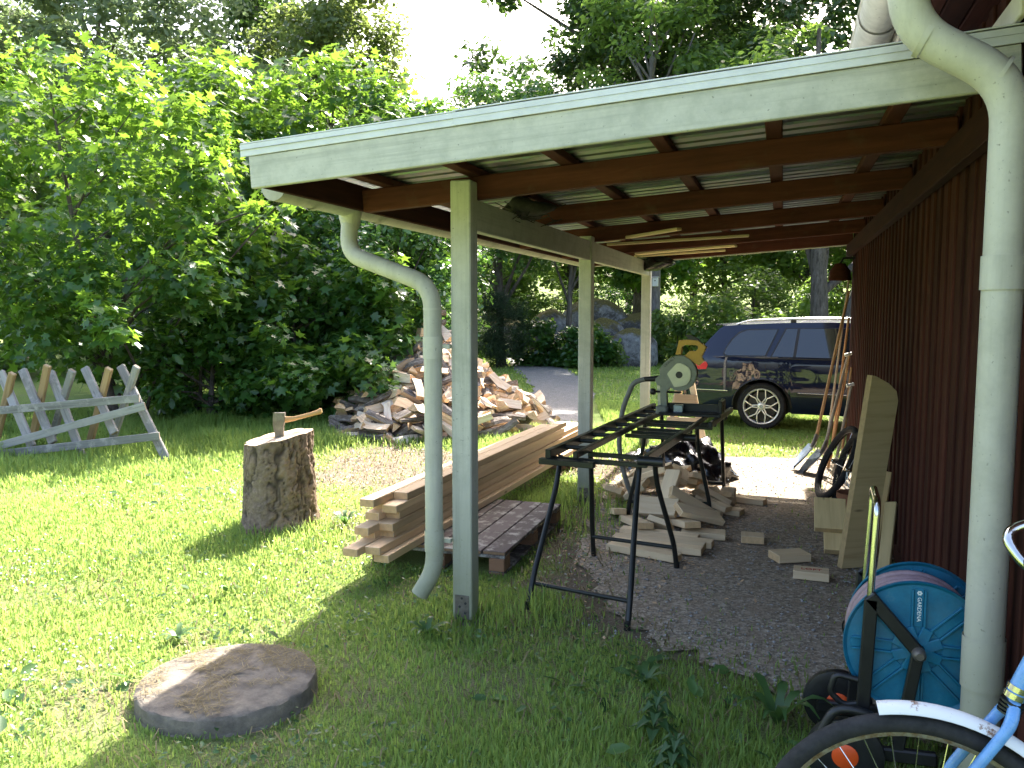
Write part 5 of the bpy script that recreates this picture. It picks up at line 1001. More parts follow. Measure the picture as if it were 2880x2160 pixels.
for q, (yy, rr_) in enumerate(((2.972, .202), (2.996, .196), (3.02, .202), (3.044, .192), (3.068, .196), (3.092, .192), (3.116, .198), (3.14, .192))):
    mb.tube([(HC[0] + rr_ * math.cos(t), yy, HC[2] + rr_ * math.sin(t)) for t in np.linspace(0, 6.2832, 48)], .0115, 8, False)
mb.build('garden_hose', 'hose_pink', ht, 60)
lt = link('lettering', text_mesh('GARDENA', .0175, 'white_ink'), rd, Matrix.Translation((HC[0] + .001, 2.9305, HC[2] + .135)) @ Euler((R(90), R(90), 0)).to_matrix().to_4x4())
mb = MB()
for k in range(6): a = k * math.pi / 3; mb.lathe([(0, 0), (.0032, 0), (.0032, -.001)], Matrix.Translation((HC[0] + .001 + .005 * math.cos(a), 2.9305, HC[2] + .19 + .005 * math.sin(a))) @ Matrix.Rotation(R(90), 4, 'X'), 8)
mb.build('flower_mark', 'white_ink', rd)
for yy in (2.905, 3.21):
    f_ = MB().bar((.296, yy, .66), (HC[0] + .005, yy, HC[2] - .005), .042, .022, (0, -1, 0), .004); f_.bar((.303, yy, .65), (.285, yy, .14), .042, .022, (0, -1, 0), .004); f_.bar((HC[0], yy, HC[2]), (.40, yy, .14), .038, .022, (0, -1, 0), .004); f_.build('side_frame', 'black_plastic', ht)
    MB().bar((.16, yy, .12), (.52, yy, .13), .045, .03, (0, -1, 0), .006).build('foot_rail', 'black_plastic', ht)
MB().lathe([(0, .03), (.012, .03), (.02, .022), (.022, .0)], Matrix.Translation((HC[0], 2.893, HC[2])) @ Matrix.Rotation(R(90), 4, 'X'), 20).build('axle_cap', 'raw_steel', ht, 40)
MB().cyl((HC[0], 2.9, HC[2]), (HC[0], 3.22, HC[2]), .014, n=12).build('axle', 'raw_steel', ht)
hp = fillet([(.300, 2.915, .62), (.312, 2.915, .97), (.325, 3.195, .97), (.31, 3.195, .62)], .05, 6); MB().tube(hp, .0115, 12).build('chrome_handle', 'chrome', ht, 60)
mb = MB(); lp = fillet([(.30, 2.91, .36), (.2, 2.91, .375), (.185, 2.91, .31), (.23, 2.91, .27), (.30, 2.91, .29)], .02, 4); mb.tube(lp, .011, 8).build('winding_handle', 'black_plastic', ht, 60)
for yy in (2.86, 3.25):
    M4 = Matrix.Translation((.235, yy, .125)) @ Matrix.Rotation(R(90), 4, 'X')
    w = MB().lathe([(.04, .02), (.1, .022), (.122, .016), (.125, 0), (.122, -.016), (.1, -.022), (.04, -.02)], M4, 32).build('wheel', 'black_plastic', ht, 40)
    MB().lathe([(0, .026), (.03, .026), (.042, .02), (.044, .012)], M4, 24).build('hub_cap', 'orange_plastic', w, 40)
MB().tube(fillet([(.16, 2.85, .2), (.2, 2.85, .285), (.29, 2.85, .285), (.35, 2.87, .24)], .04), .016, 8).build('wheel_guard', 'black_plastic', ht, 60)
MB().tube(fillet([(.31, 3.2, .46), (.24, 3.3, .43), (.26, 3.3, .34), (.31, 3.2, .33)], .05), .004, 6).build('wire_loop', 'black_plastic', ht, 60)

# ------------------------------------------------------------------ light blue bicycle
bk = athing('bicycle', 'light blue bicycle with white front mudguard leaning at the house corner', 'bicycle', (.3, 1.97, 0))
WCF = Vector((.315, 1.97, .352)); WCR = Vector((1.36, 2.0, .352))
def bwheel(c, parent, tilt=0):
    M4 = Matrix.Translation(c) @ Matrix.Rotation(tilt, 4, 'X') @ Matrix.Rotation(R(90), 4, 'X')
    n = 12; pf = [(.328 + .0215 * math.cos(t), .0215 * math.sin(t)) for t in np.linspace(0, 6.2832, n, endpoint=False)]
    w = MB().lathe(pf, M4, 64, True).build('wheel', 'rubber', parent, 60)
    MB().lathe([(.309, .012), (.314, .013), (.312, .0), (.314, -.013), (.309, -.012), (.300, -.008), (.299, 0), (.300, .008)], M4, 64, True).build('rim', 'rim_metal', w, 40)
    mb = MB()
    for k in range(32):
        a = k / 32 * 6.2832; sg = 1 if k % 2 else -1; b = a + (.5 if k % 4 < 2 else -.5); mb.tube([M4 @ Vector((.302 * math.cos(a), .302 * math.sin(a), 0)), M4 @ Vector((.022 * math.cos(b), .022 * math.sin(b), .026 * sg))], .0013, 4, False)
    mb.build('spokes', 'chrome', w)
    MB().lathe([(0, .05), (.008, .05), (.009, .034), (.024, .032), (.024, .026), (.014, .022), (.014, -.022), (.024, -.026), (.024, -.032), (.009, -.034), (.008, -.05), (0, -.05)], M4, 16).build('hub', 'chrome', w, 40); return w
bwheel(WCF, bk); bwheel(WCR, bk)
def mudguard(c, a0, a1, name):
    V = []; F = []; n = 30; prof = [(-.026, -.012), (-.02, -.002), (-.009, .004), (.0, .0055), (.009, .004), (.02, -.002), (.026, -.012)]; m = len(prof)
    for k in range(n + 1):
        t = a0 + (a1 - a0) * k / n
        for off in (0, -.002):
            V += [(c.x + (.372 + q + off) * math.cos(t), c.y + p, c.z + (.372 + q + off) * math.sin(t)) for p, q in prof]
    for k in range(n): 
        for h_ in (0, m): F += [(k * 2 * m + h_ + q, k * 2 * m + h_ + q + 1, (k + 1) * 2 * m + h_ + q + 1, (k + 1) * 2 * m + h_ + q) for q in range(m - 1)]
    return MB().add(V, F).build(name, 'fender_white', bk, 60)
mudguard(WCF, R(104), R(-12), 'mudguard'); mudguard(WCR, R(150), R(-5), 'mudguard')
hd0, hd1 = Vector((.497, 1.97, .775)), Vector((.556, 1.97, .93))
mb = MB()
for s in (-1, 1): mb.tube(fillet([WCF + Vector((0, s * .05, 0)), WCF + Vector((.05, s * .052, .18)), hd0 + Vector((-.012, s * .04, -.05)), hd0 + Vector((0, s * .0, -.01))], .1, 5), [.009, .0095, .01, .0105, .011, .0115, .012, .012, .0125, .013, .013, .013, .013, .013][:14], 10)
mb.build('fork', 'bike_blue', bk, 60)
MB().cyl(hd0, hd1, .019, n=14).build('head_tube', 'bike_blue', bk, 60)
for q in (.0, .1): MB().cyl(hd0.lerp(hd1, q) - Vector((.002, 0, .006)), hd0.lerp(hd1, q) + Vector((.002, 0, .006)), .0225, n=16).build('headset_ring', 'chrome', bk, 60)
for q in range(4): MB().cyl(hd0 + Vector((-.004 - q * .002, 0, -.018 - q * .008)), hd0 + Vector((-.003 - q * .002, 0, -.014 - q * .008)), .024, n=16).build('headset_ring', 'black_steel', bk, 60)
bb = Vector((.92, 1.99, .29)); stp = Vector((1.06, 1.99, .78))
fm = MB(); fm.tube([hd0.lerp(hd1, .25), bb], .015, 12); fm.tube([hd0.lerp(hd1, .8), Vector((1.0, 1.99, .55))], .013, 12); fm.tube([bb, stp], .014, 12)
for s in (-1, 1): fm.tube([bb + Vector((0, s * .03, 0)), WCR + Vector((0, s * .055, 0))], .008, 8); fm.tube([stp + Vector((-.02, s * .02, -.08)), WCR + Vector((0, s * .055, 0))], .007, 8)
fm.build('frame', 'bike_blue', bk, 60)
MB().tube([hd1, hd1 + Vector((.03, 0, .09))], .011, 10).build('stem', 'chrome', bk, 60)
sx = hd1 + Vector((.03, 0, .09))
for s in (-1, 1):
    hb = MB().tube(fillet([sx, sx + Vector((-.07, s * .05, .02)), sx + Vector((-.11, s * .09, .085)), sx + Vector((-.03, s * .15, .105)), sx + Vector((.17, s * .2, .10))], .05, 6), .011, 12).build('handlebar', 'chrome', bk, 60)
    MB().cyl(sx + Vector((.03, s * .165, .1035)), sx + Vector((.18, s * .202, .10)), .016, n=14).build('grip', 'black_plastic', hb, 60)
sd = MB().lathe([(0, .03), (.06, .028), (.09, .01), (.095, -.02), (0, -.02)], Matrix.Translation(stp + Vector((.04, 0, .16))) @ Matrix.Diagonal((1.35, .9, 1, 1)), 20).build('saddle', 'black_plastic', bk, 50); MB().cyl(stp, stp + Vector((.03, 0, .16)), .012).build('seat_post', 'chrome', bk, 60)
MB().cyl(bb + Vector((0, -.07, 0)), bb + Vector((0, .07, 0)), .02).build('crank_axle', 'chrome', bk, 60); MB().lathe([(.08, .003), (.09, .003), (.09, -.003), (.08, -.003)], Matrix.Translation(bb + Vector((0, -.05, 0))) @ Matrix.Rotation(R(90), 4, 'X'), 28, True).build('chain_ring', 'chrome', bk)
for s in (-1, 1): MB().bar(bb + Vector((0, s * .07, 0)), bb + Vector((.12 * s, s * .075, -.12)), .02, .012).build('crank', 'chrome', bk); MB().box(bb + Vector((.12 * s, s * .12, -.12)), (.09, .08, .02), .004).build('pedal', 'black_plastic', bk)

# ------------------------------------------------------------------ things leaning on the house wall
bd = MB(); bd.prism([(0, 0), (.2, .0), (.345, 1.03), (.332, 1.09), (.275, 1.14), (.185, 1.185), (.16, 1.19)], .05, Matrix(((1, 0, 0, 0), (0, 0, 1, 0), (0, 1, 0, 0), (0, 0, 0, 1))))
bd.f = [f[::-1] for f in bd.f]
o = bd.build('leaning_board', 'pine_dull', None, None, Matrix.Translation((.385, 5.36, .016)) @ Matrix.Rotation(R(30), 4, 'Z')); tag(o, 'wide pale board with rounded top corner leaning on the red wall', 'board')
for (p0, p1, w, lab) in (((.575, 5.72, .02), (.655, 5.8, .56), .1, 'short pale board leaning on the wall just behind the wide board'), ((.60, 5.2, .02), (.665, 5.5, .42), .07, 'small pale stick leaning on the wall low behind the wide board')):
    tag(plank('leaning_board', None, p0, p1, w, .03, 'pine_dull', (-.4, -.9, 0)), lab, 'board')
tag(MB().box((0, 0, .05), (.2, .16, .1), .004).build('wood_block', 'pine_new', None, None, Matrix.Translation((.56, 4.55, .014)) @ Matrix.Rotation(.3, 4, 'Z')), 'orange toned wood block on the gravel behind the hose reel', 'wood block')
tag(lumpy('canvas_bag', 'bag_cloth', (.52, 4.15, .11), (.13, .2, .13), 21, 4, .5), 'slumped grey blue bag behind the hose reel', 'bag')
def tool(name, label, p0, p1, r, mat, head=None):
    t_ = athing(name, label, 'garden tool', tuple(p0), 'garden tools leaning on the far end of the wall')
    p0, p1 = Vector(p0), Vector(p1); MB().tube([p0, p0.lerp(p1, .5) + Vector((0, 0, .004)), p1], [r * 1.05, r, r * .9], 10).build('shaft', mat, t_, 60)
    if head == 'shovel':
        d = (p0 - p1).normalized(); blade_dir = (d * .6 + Vector((-.75, -.25, -.35)) * .55).normalized(); side = Vector((.12, .9, .3)); side = (side - blade_dir * side.dot(blade_dir)).normalized(); up = side.cross(blade_dir)
        V = []; F = []
        for a in range(7):
            u = a / 6; wd_ = .135 * (1 - .55 * max(0, u - .6) / .4) * (0.8 + .2 * min(1, u * 4))
            for b in range(7):
                s_ = (b / 6 - .5) * 2; V.append(p0 + blade_dir * (.34 * u) + side * wd_ * s_ + up * (.03 * s_ * s_ + .02 * u * u))
        F = [(a * 7 + b, a * 7 + b + 1, (a + 1) * 7 + b + 1, (a + 1) * 7 + b) for a in range(6) for b in range(6)]
        bm_ = MB().add(V, F); bm_.add([Vector(v) - up * .004 for v in V], [f[::-1] for f in F]); bm_.build('blade', 'spade_blue', t_, 60)
        MB().cyl(p0 - d * .1, p0 + blade_dir * .04, r * 1.25, r * 1.6, 10).build('socket', 'raw_steel', t_, 60)
    if head == 'tee':
        MB().cyl(p1 + Vector((-.045, -.01, .0)), p1 + Vector((.02, .01, .02)), r * 1.2, n=10).build('grip', 'white_plastic', t_, 60)
    if head == 'rake':
        MB().bar(p0 + Vector((-.16, 0, .01)), p0 + Vector((.08, .06, .01)), .02, .02).build('rake_head', 'raw_steel', t_)
        for k in range(8): q = p0 + Vector((-.15 + k * .031, .0075 * k, .01)); MB().cyl(q, q + Vector((-.01, -.03, -.05)), .004, .002, 6).build('tine', 'raw_steel', t_)
    return t_
tool('snow_shovel', 'shovel with blue grey blade and long brown shaft, leftmost of the tools', (.335, 8.72, .27), (.655, 9.5, 1.80), .0155, 'tool_wood', 'shovel')
tool('garden_spade', 'spade with grey blade, second of the tools against the wall', (.42, 8.62, .23), (.655, 9.22, 1.16), .016, 'tool_grey', 'shovel')
tool('rake', 'pale shafted rake standing between the spades and the wall', (.50, 9.0, .06), (.66, 9.45, 1.52), .0145, 'tool_wood', 'rake')
tool('hoe', 'grey shafted hoe with a white grip on its tip', (.50, 8.45, .02), (.655, 8.72, .86), .015, 'tool_grey', 'tee')
tool('long_pole', 'thin dark pole reaching highest among the leaning tools', (.44, 8.95, .02), (.66, 9.56, 2.02), .012, 'tool_grey')
tool('broom_handle', 'straight pale broom handle closest to the wall', (.585, 8.8, .02), (.672, 9.05, 1.02), .012, 'tool_wood')
tool('pitchfork', 'short brown shaft with white T grip leaning among the tools', (.47, 8.8, .02), (.655, 9.12, 1.14), .014, 'tool_wood', 'tee')
def spare_wheel(name, c, lean, yaw, lab, r=.33):
    t_ = athing(name, lab, 'bicycle wheel', (c[0], c[1], 0), 'bicycle wheels leaning on the wall')
    M4 = Matrix.Translation(c) @ Matrix.Rotation(yaw, 4, 'Z') @ Matrix.Rotation(lean, 4, 'Y') @ Matrix.Rotation(R(90), 4, 'Y')
    pf = [(r - .024 + .029 * math.cos(t), .029 * math.sin(t)) for t in np.linspace(0, 6.2832, 10, endpoint=False)]; MB().lathe(pf, M4, 48, True).build('tyre', 'rubber', t_, 60)
    MB().lathe([(r - .045, .012), (r - .04, .013), (r - .04, -.013), (r - .045, -.012), (r - .055, 0)], M4, 48, True).build('rim', 'black_steel', t_, 40)
    mb = MB()
    for k in range(28): a = k / 28 * 6.2832; mb.tube([M4 @ Vector(((r - .05) * math.cos(a), (r - .05) * math.sin(a), 0)), M4 @ Vector((.02 * math.cos(a + .5), .02 * math.sin(a + .5), .03 * (-1) ** k))], .0014, 4, False)
    mb.build('spokes', 'chrome', t_); MB().lathe([(0, .05), (.012, .05), (.02, .03), (.02, -.03), (.012, -.05), (0, -.05)], M4, 14).build('hub', 'chrome', t_, 40)
spare_wheel('bicycle_wheel', (.46, 7.35, .33), R(24), R(12), 'bicycle wheel with shiny spokes leaning on the wall beside the spades')
spare_wheel('bicycle_wheel', (.55, 7.02, .325), R(16), R(12), 'dark bicycle wheel leaning on the wall behind the flower pot', .325)
pot = thing('flower_pot', 'terracotta flower pot standing by the wall behind the boards', 'flower pot', (.535, 6.55, .015))
MB().lathe([(0, 0), (.075, 0), (.08, .01), (.105, .19), (.12, .19), (.122, .235), (.112, .235), (.108, .2), (.0, .19)], None, 28).build('pot', 'terracotta', pot, 40)
MB().lathe([(0, .2), (.06, .205), (.107, .198)], None, 20).build('potting_soil', 'nest', pot)
# ------------------------------------------------------------------ boulders
def boulder(name, label, c, r, seed, rz=0):
    bm = bmesh.new(); bmesh.ops.create_icosphere(bm, subdivisions=4, radius=1); rr = random.Random(seed)
    pl = [(Vector((rr.gauss(0, 1), rr.gauss(0, 1), rr.gauss(0, .8))).normalized(), rr.uniform(.72, .95)) for _ in range(9)]
    ph = [(Vector((rr.gauss(0, 1), rr.gauss(0, 1), rr.gauss(0, 1))).normalized(), rr.uniform(3, 12), rr.uniform(0, 6)) for _ in range(10)]
    for v in bm.verts:
        d = v.co.normalized(); k = 1
        for n_, h in pl:
            q = d.dot(n_)
            if q > .05: k = min(k, h / q)
        k *= 1 + sum(math.sin(a.dot(d) * f + o) / f for a, f, o in ph) * .07
        v.co = Vector((d.x * r[0], d.y * r[1], d.z * r[2])) * k
    me = bpy.data.meshes.new(name); bm.to_mesh(me); bm.free(); me.materials.append(MATS['rock']); me.polygons.foreach_set('use_smooth', [True] * len(me.polygons))
    return tag(link(name, me, None, Matrix.Translation(c) @ Matrix.Rotation(rz, 4, 'Z')), label, 'boulder', 'mossy boulders at the edge of the wood')
boulder('boulder', 'tall lichen-spotted boulder left of the thin leaning trunk', (-6.7, 24.5, .6), (.8, .8, 1.05), 1)
boulder('boulder', 'dark rounded boulder behind the second white post', (-5.1, 24.6, .5), (.7, .7, .85), 2)
boulder('boulder', 'low grey boulder beside the thick trunk with the box', (-4.15, 24.0, .3), (.8, .7, .8), 3)
boulder('boulder', 'broad mossy boulder on top behind the others', (-5.8, 26.2, 1.0), (1.2, 1.0, 1.0), 4)
boulder('boulder', 'moss covered boulder sloping right above the low grey one', (-4.5, 26.4, .7), (1.2, 1.0, .95), 5)
boulder('boulder', 'mossy boulder at the far left behind the firewood heap', (-9.2, 27.5, .4), (1.1, .9, .9), 6)

# ------------------------------------------------------------------ bushes on the left
def plant(name, label, cat, base, crown, trunk, mats, group, cname='crown', tname='trunk'):
    t_ = athing(name, label, cat, base, group)
    link(cname, crown, t_); trunk.build(tname, mats, t_, 60); return t_
def lit_ok(c, k=7.2):                       # keeps the lawn in front of the bushes in the sun
    return c[0] < -6.7 or c[2] + c[3] * .6 < (c[1] - k) / 1.1
HB = 'tall bushes along the left side of the lawn'
specs = [
 ('maple_sapling', 'large-leaved young maple at the left edge behind the sawing rack', (-8.6, 9.0, 0), shell_clumps(-8.9, 9.2, 2.6, 2.3, 1.8, 2.6, 105, .35, .62, 1, .3), 10500, 'maple', .155, 'leaf_maple', 1),
 ('maple_sapling', 'tall maple sapling with bright lit crown in the middle of the bushes', (-8.0, 13.2, 0), shell_clumps(-7.9, 13.3, 3.55, 2.3, 2.0, 2.8, 110, .4, .68, 2, .8), 11500, 'maple', .165, 'leaf_maple', 2),
 ('broadleaf_bush', 'glossy broad-leaved bush overhanging the firewood heap', (-6.2, 13.9, 0), shell_clumps(-6.6, 13.9, 2.9, 1.55, 1.5, 2.7, 120, .3, .55, 3, .5), 21000, 'oval', .13, 'leaf_broad', 2),
 ('low_maple', 'low dark maple bush behind the chopping block', (-6.6, 10.3, 0), [c for c in shell_clumps(-6.5, 10.4, 1.2, 1.7, 1.3, 1.6, 110, .25, .42, 4, .12) if lit_ok(c, 7.6)], 8200, 'maple', .145, 'leaf_maple', 0),
 ('low_broadleaf', 'low glossy bush touching the left side of the firewood heap', (-5.9, 11.4, 0), [c for c in shell_clumps(-5.8, 11.5, 1.7, 1.25, 1.3, 1.9, 110, .25, .42, 5, .15) if lit_ok(c, 7.6)], 11000, 'oval', .115, 'leaf_broad', 0),
 ('back_maple', 'dense dark maple filling the bushes at the back left', (-11, 13.5, 0), shell_clumps(-10.6, 13.5, 3.0, 3.0, 1.8, 3.2, 120, .5, .8, 6, .3), 9500, 'maple', .21, 'leaf_maple', 2),
 ('dark_shrub', 'shaded shrub low behind the sawing rack', (-7.6, 9.6, 0), shell_clumps(-7.6, 9.9, .9, 1.6, .9, 1.0, 60, .25, .42, 7, .1), 6000, 'oval', .12, 'leaf_maple', 0)]
for (nm, lab, base, cl, n, kind, size, mat, extra) in specs:
    cm = crown_mesh('crown', cl, n, kind, size, mat, hash(lab) % 1000 if False else len(lab) * 7 + n % 97, .75)
    top = max(cl, key=lambda c: c[2]); mb = trunk_mb(base, (top[0], top[1], top[2] * .92), .05 + .012 * extra, cl, n % 13, 16)
    rr = random.Random(n)
    for s in range(3):
        c = rr.choice(cl); b2 = Vector(base) + Vector((rr.uniform(-.5, .5), rr.uniform(-.4, .4), 0)); mb.tube([b2, b2.lerp(Vector(c[:3]), .5) + Vector((rr.uniform(-.2, .2), 0, .2)), Vector(c[:3])], [.03, .022, .008], 6, False)
    plant(nm, lab, 'bush', base, cm, mb, 'tree_bark', HB)
sp = crown_mesh('crown', [(-6.95, 7.35, 1.35, .22), (-7.1, 7.4, 1.5, .25), (-7.3, 7.5, 1.3, .22), (-7.5, 7.6, 1.65, .25)], 130, 'maple', .17, 'leaf_maple', 77, .6)
mb = MB(); mb.tube([(-7.9, 8.6, .9), (-7.6, 8.0, 1.4), (-7.1, 7.4, 1.45)], [.02, .014, .005], 6)
tb_ = athing('maple_branch', 'sunlit maple branch reaching out above the sawing rack', 'branch', (-7.9, 8.6, .9)); link('leaves', sp, tb_); mb.build('twig', 'tree_bark', tb_)

# ------------------------------------------------------------------ trees
def tree(name, label, base, H_, crown_c, crown_r, r, nclump, cr, nleaf, kind, size, mat, seed, bark='tree_bark', zmin=-9, gap=0, nl=16, group='trees around the yard', inner=.35):
    bx, by = base; bz = float(terrain(np.array([bx]), np.array([by]))[0]) - .05
    cl = shell_clumps(bx + crown_c[0], by + crown_c[1], bz + crown_c[2], *crown_r, nclump, *cr, seed, zmin, gap, inner)
    cm = crown_mesh('crown', cl, nleaf, kind, size, mat, seed * 3 + 1, .7)
    mb = trunk_mb((bx, by, bz), (bx + crown_c[0] * .6, by + crown_c[1] * .6, bz + H_ * .88), r, cl, seed, nl)
    return plant(name, label, 'tree', (bx, by, bz), cm, mb, bark, group), cm, cl
tree('willow_tree', 'tall grey-green tree rising behind the bushes at top left', (-17.5, 18.5), 11, (0, 0, 7.0), (5.2, 3.6, 4.6), .25, 170, (.5, .95), 30000, 'oval', .19, 'leaf_grey', 21)
tree('birch_tree', 'tall light green tree at the left edge of the sky gap', (-13.7, 23.5), 15, (.1, 0, 8.0), (2.4, 2.6, 6.8), .24, 190, (.5, .95), 44000, 'oval', .19, 'leaf_birch', 22, inner=.3)
tree('oak_tree', 'dense dark oak with spreading limbs above the carport roof', (-4.9, 30.5), 17, (.2, 0, 10.5), (5.6, 4.4, 5.6), .42, 200, (.5, 1.0), 34000, 'oval', .24, 'leaf_oak', 23, 'tree_bark', 7.6, 0, 26)
tree('lime_tree', 'broad leafy tree above the roof beside the house gutter', (2.5, 29.5), 17, (-.6, 0, 9.8), (6.4, 4.0, 6.0), .4, 210, (.5, 1.0), 25000, 'oval', .23, 'leaf_oak', 24, 'tree_bark', 7.4, 0, 24)
tree('far_birch', 'slender pale birch far away in the sky gap', (-18.6, 50), 13, (0, 0, 9.0), (2.4, 2.4, 4.6), .14, 40, (.4, .8), 3600, 'oval', .24, 'leaf_birch', 25, 'grey_bark', -9, 0, 20)
tree('pine_tree', 'straight grey pine trunk with a white nest box behind the third post', (-3.85, 26.0), 13, (0, .3, 9.5), (2.6, 2.4, 3.4), .21, 60, (.5, .8), 9000, 'oval', .2, 'leaf_tree', 26, 'grey_bark', 6.0)
nb = athing('nest_box', 'small white nest box on the grey pine trunk', 'nest box', (-3.78, 25.74, 2.3))
MB().box((-3.76, 25.70, 2.46), (.17, .15, .26), .006).build('box', 'white_plastic', nb); MB().bar((-3.87, 25.68, 2.61), (-3.65, 25.68, 2.61), .2, .02).build('lid', 'white_plastic', nb); MB().cyl((-3.76, 25.627, 2.5), (-3.76, 25.622, 2.5), .02).build('entrance_hole', 'dark_ink', nb)
tree('forked_maple', 'thick forked dark trunk behind the roof of the car', (.9, 22.5), 10, (.3, 1.2, 6.3), (3.6, 2.6, 2.8), .26, 80, (.45, .8), 12000, 'oval', .2, 'leaf_tree', 27, 'tree_bark', 2.9)
lean = athing('leaning_maple', 'second dark trunk leaning right beside the forked one', 'tree', (1.25, 22.4, 0)); trunk_mb((1.2, 22.4, -.05), (2.6, 22.6, 6.5), .2, [(2.8, 22.6, 6.2, .5), (2.3, 22.8, 5.6, .5)], 5, 2).build('trunk', 'tree_bark', lean, 60)
link('crown', crown_mesh('crown', [(2.8, 22.6, 6.2, .7), (2.3, 22.8, 5.6, .6), (3.3, 22.5, 5.4, .7)], 1500, 'oval', .2, 'leaf_tree', 9), lean)
tree('alder_tree', 'slim dark tree just right of the firewood heap', (-7.7, 22.6), 8.5, (.2, 0, 5.4), (2.1, 1.9, 3.1), .13, 80, (.4, .7), 13000, 'oval', .15, 'leaf_broad', 28)
tree('thin_alder', 'thin leaning trunk in front of the boulders', (-5.75, 22.7), 7, (.3, 0, 5.2), (1.6, 1.5, 2.1), .10, 50, (.35, .6), 8000, 'oval', .14, 'leaf_tree', 29, 'tree_bark', 3.1)
tree('bright_maple', 'bright sunlit maple behind the third post', (-4.6, 28.6), 6.5, (.2, -.5, 4.0), (1.9, 1.3, 1.7), .11, 50, (.4, .65), 6500, 'maple', .24, 'leaf_maple', 30, 'tree_bark', 2.3)
# wood behind: a few crowns shared by many single trees
proto = []
for k, (mat, sz_l, rx_, rz_, hc) in enumerate((('leaf_tree', .26, 2.5, 3.1, 4.4), ('leaf_broad', .22, 2.2, 2.6, 3.5), ('leaf_birch', .24, 2.0, 3.5, 4.6), ('leaf_tree', .24, 2.9, 2.5, 3.6))):
    cl = shell_clumps(0, 0, hc, rx_, rx_, rz_, 85, .5, .9, 40 + k, .5); cm = crown_mesh('crown', cl, 6000, 'diamond', sz_l, mat, 50 + k, .7)
    proto.append((cm, trunk_mb((0, 0, -.1), (0, 0, hc + rz_ * .6), .16, cl, 60 + k, 14).mesh('trunk', 'tree_bark')))
wood_spots = [(-14.5, 31, 0, 1.1), (-12.6, 36, 1, 1.15), (-11.2, 31.5, 3, .9), (-9.6, 38, 0, 1.1), (-7.0, 39.5, 1, 1.1), (-2.4, 38.5, 3, 1.1), (-.4, 41.5, 1, .9), (1.0, 38.5, 0, 1.1), (4.4, 38, 3, 1.0), (7.0, 37, 0, 1.15), (-24, 21, 0, 1.5), (-20.5, 20, 3, 1.35), (-16.5, 36, 3, 1.3), (-9.4, 39, 2, 1.25), (-4.0, 40, 0, 1.35), (2.5, 41, 2, 1.3), (7.5, 40, 3, 1.35), (-13.5, 41, 0, 1.3), (-20, 30, 0, 1.3), (-22, 37, 1, 1.4), (-26, 25, 3, 1.5), (-30, 33, 0, 1.7), (9.8, 33, 1, 1.2), (13, 38, 0, 1.4), (-1.4, 46, 3, 1.3), (5.5, 48, 0, 1.3), (-19.5, 24, 1, 1.1)]
desc = ['far wood tree behind the driveway bend', 'leafy tree deep in the wood']
rr = random.Random(31)
angs = sorted(range(len(wood_spots)), key=lambda q: math.atan2(wood_spots[q][0], wood_spots[q][1]))
for q, (x, y, k, s) in enumerate(wood_spots):
    t_ = thing('wood_tree', 'leafy tree number %s from the left in the dark wood behind' % ['one', 'two', 'three', 'four', 'five', 'six', 'seven', 'eight', 'nine', 'ten', 'eleven', 'twelve', 'thirteen', 'fourteen', 'fifteen', 'sixteen', 'seventeen', 'eighteen', 'nineteen', 'twenty', 'twenty-one', 'twenty-two', 'twenty-three', 'twenty-four', 'twenty-five', 'twenty-six', 'twenty-seven', 'twenty-eight'][angs.index(q)], 'tree', (x, y, float(terrain(np.array([x]), np.array([y]))[0])), rr.uniform(0, 6.28), 'trees of the wood behind the yard')
    t_.scale = (s, s, s * rr.uniform(.9, 1.12)); link('crown', proto[k][0], t_); link('trunk', proto[k][1], t_)
# low thicket between the trunks and behind the left bushes
thicket = [(-13.5, 30.2, 1, .6), (-11.0, 33.5, 0, .62), (-8.4, 32.2, 3, .6), (-6.2, 33.4, 1, .62), (-3.2, 31.6, 3, .55), (-1.0, 33.2, 0, .6), (1.2, 31.4, 1, .58), (3.6, 33.0, 3, .62), (6.4, 31.4, 0, .62), (9.0, 31, 1, .65), (-15.4, 17.2, 3, .75), (-12.6, 17.6, 1, .72), (-10.2, 17.4, 0, .66), (-18, 14.5, 3, .8)]
for q, (x, y, k, s) in enumerate(thicket):
    pos = 'behind the left bushes' if y < 20 else 'between the trunks of the wood'
    same = [i for i, v_ in enumerate(thicket) if (v_[1] < 20) == (y < 20)]; same.sort(key=lambda i: thicket[i][0] / thicket[i][1])
    t_ = thing('thicket_bush', 'spreading green bush %s, %s from the left' % (pos, ['first', 'second', 'third', 'fourth', 'fifth', 'sixth', 'seventh', 'eighth', 'ninth', 'tenth'][same.index(q)]), 'bush', (x, y, float(terrain(np.array([x]), np.array([y]))[0]) - .55 * s * 2), rr.uniform(0, 6.28), 'low thicket around the yard')
    t_.scale = (s * 1.15, s * 1.0, s * .8); link('crown', proto[k][0], t_); link('stems', proto[k][1], t_)
tree('tall_tree', 'dense dark tree between the two pale trees behind the bushes', (-18.2, 27), 15, (0, 0, 8.5), (3.4, 3.0, 6.2), .25, 120, (.6, 1.0), 16000, 'oval', .25, 'leaf_oak', 33)
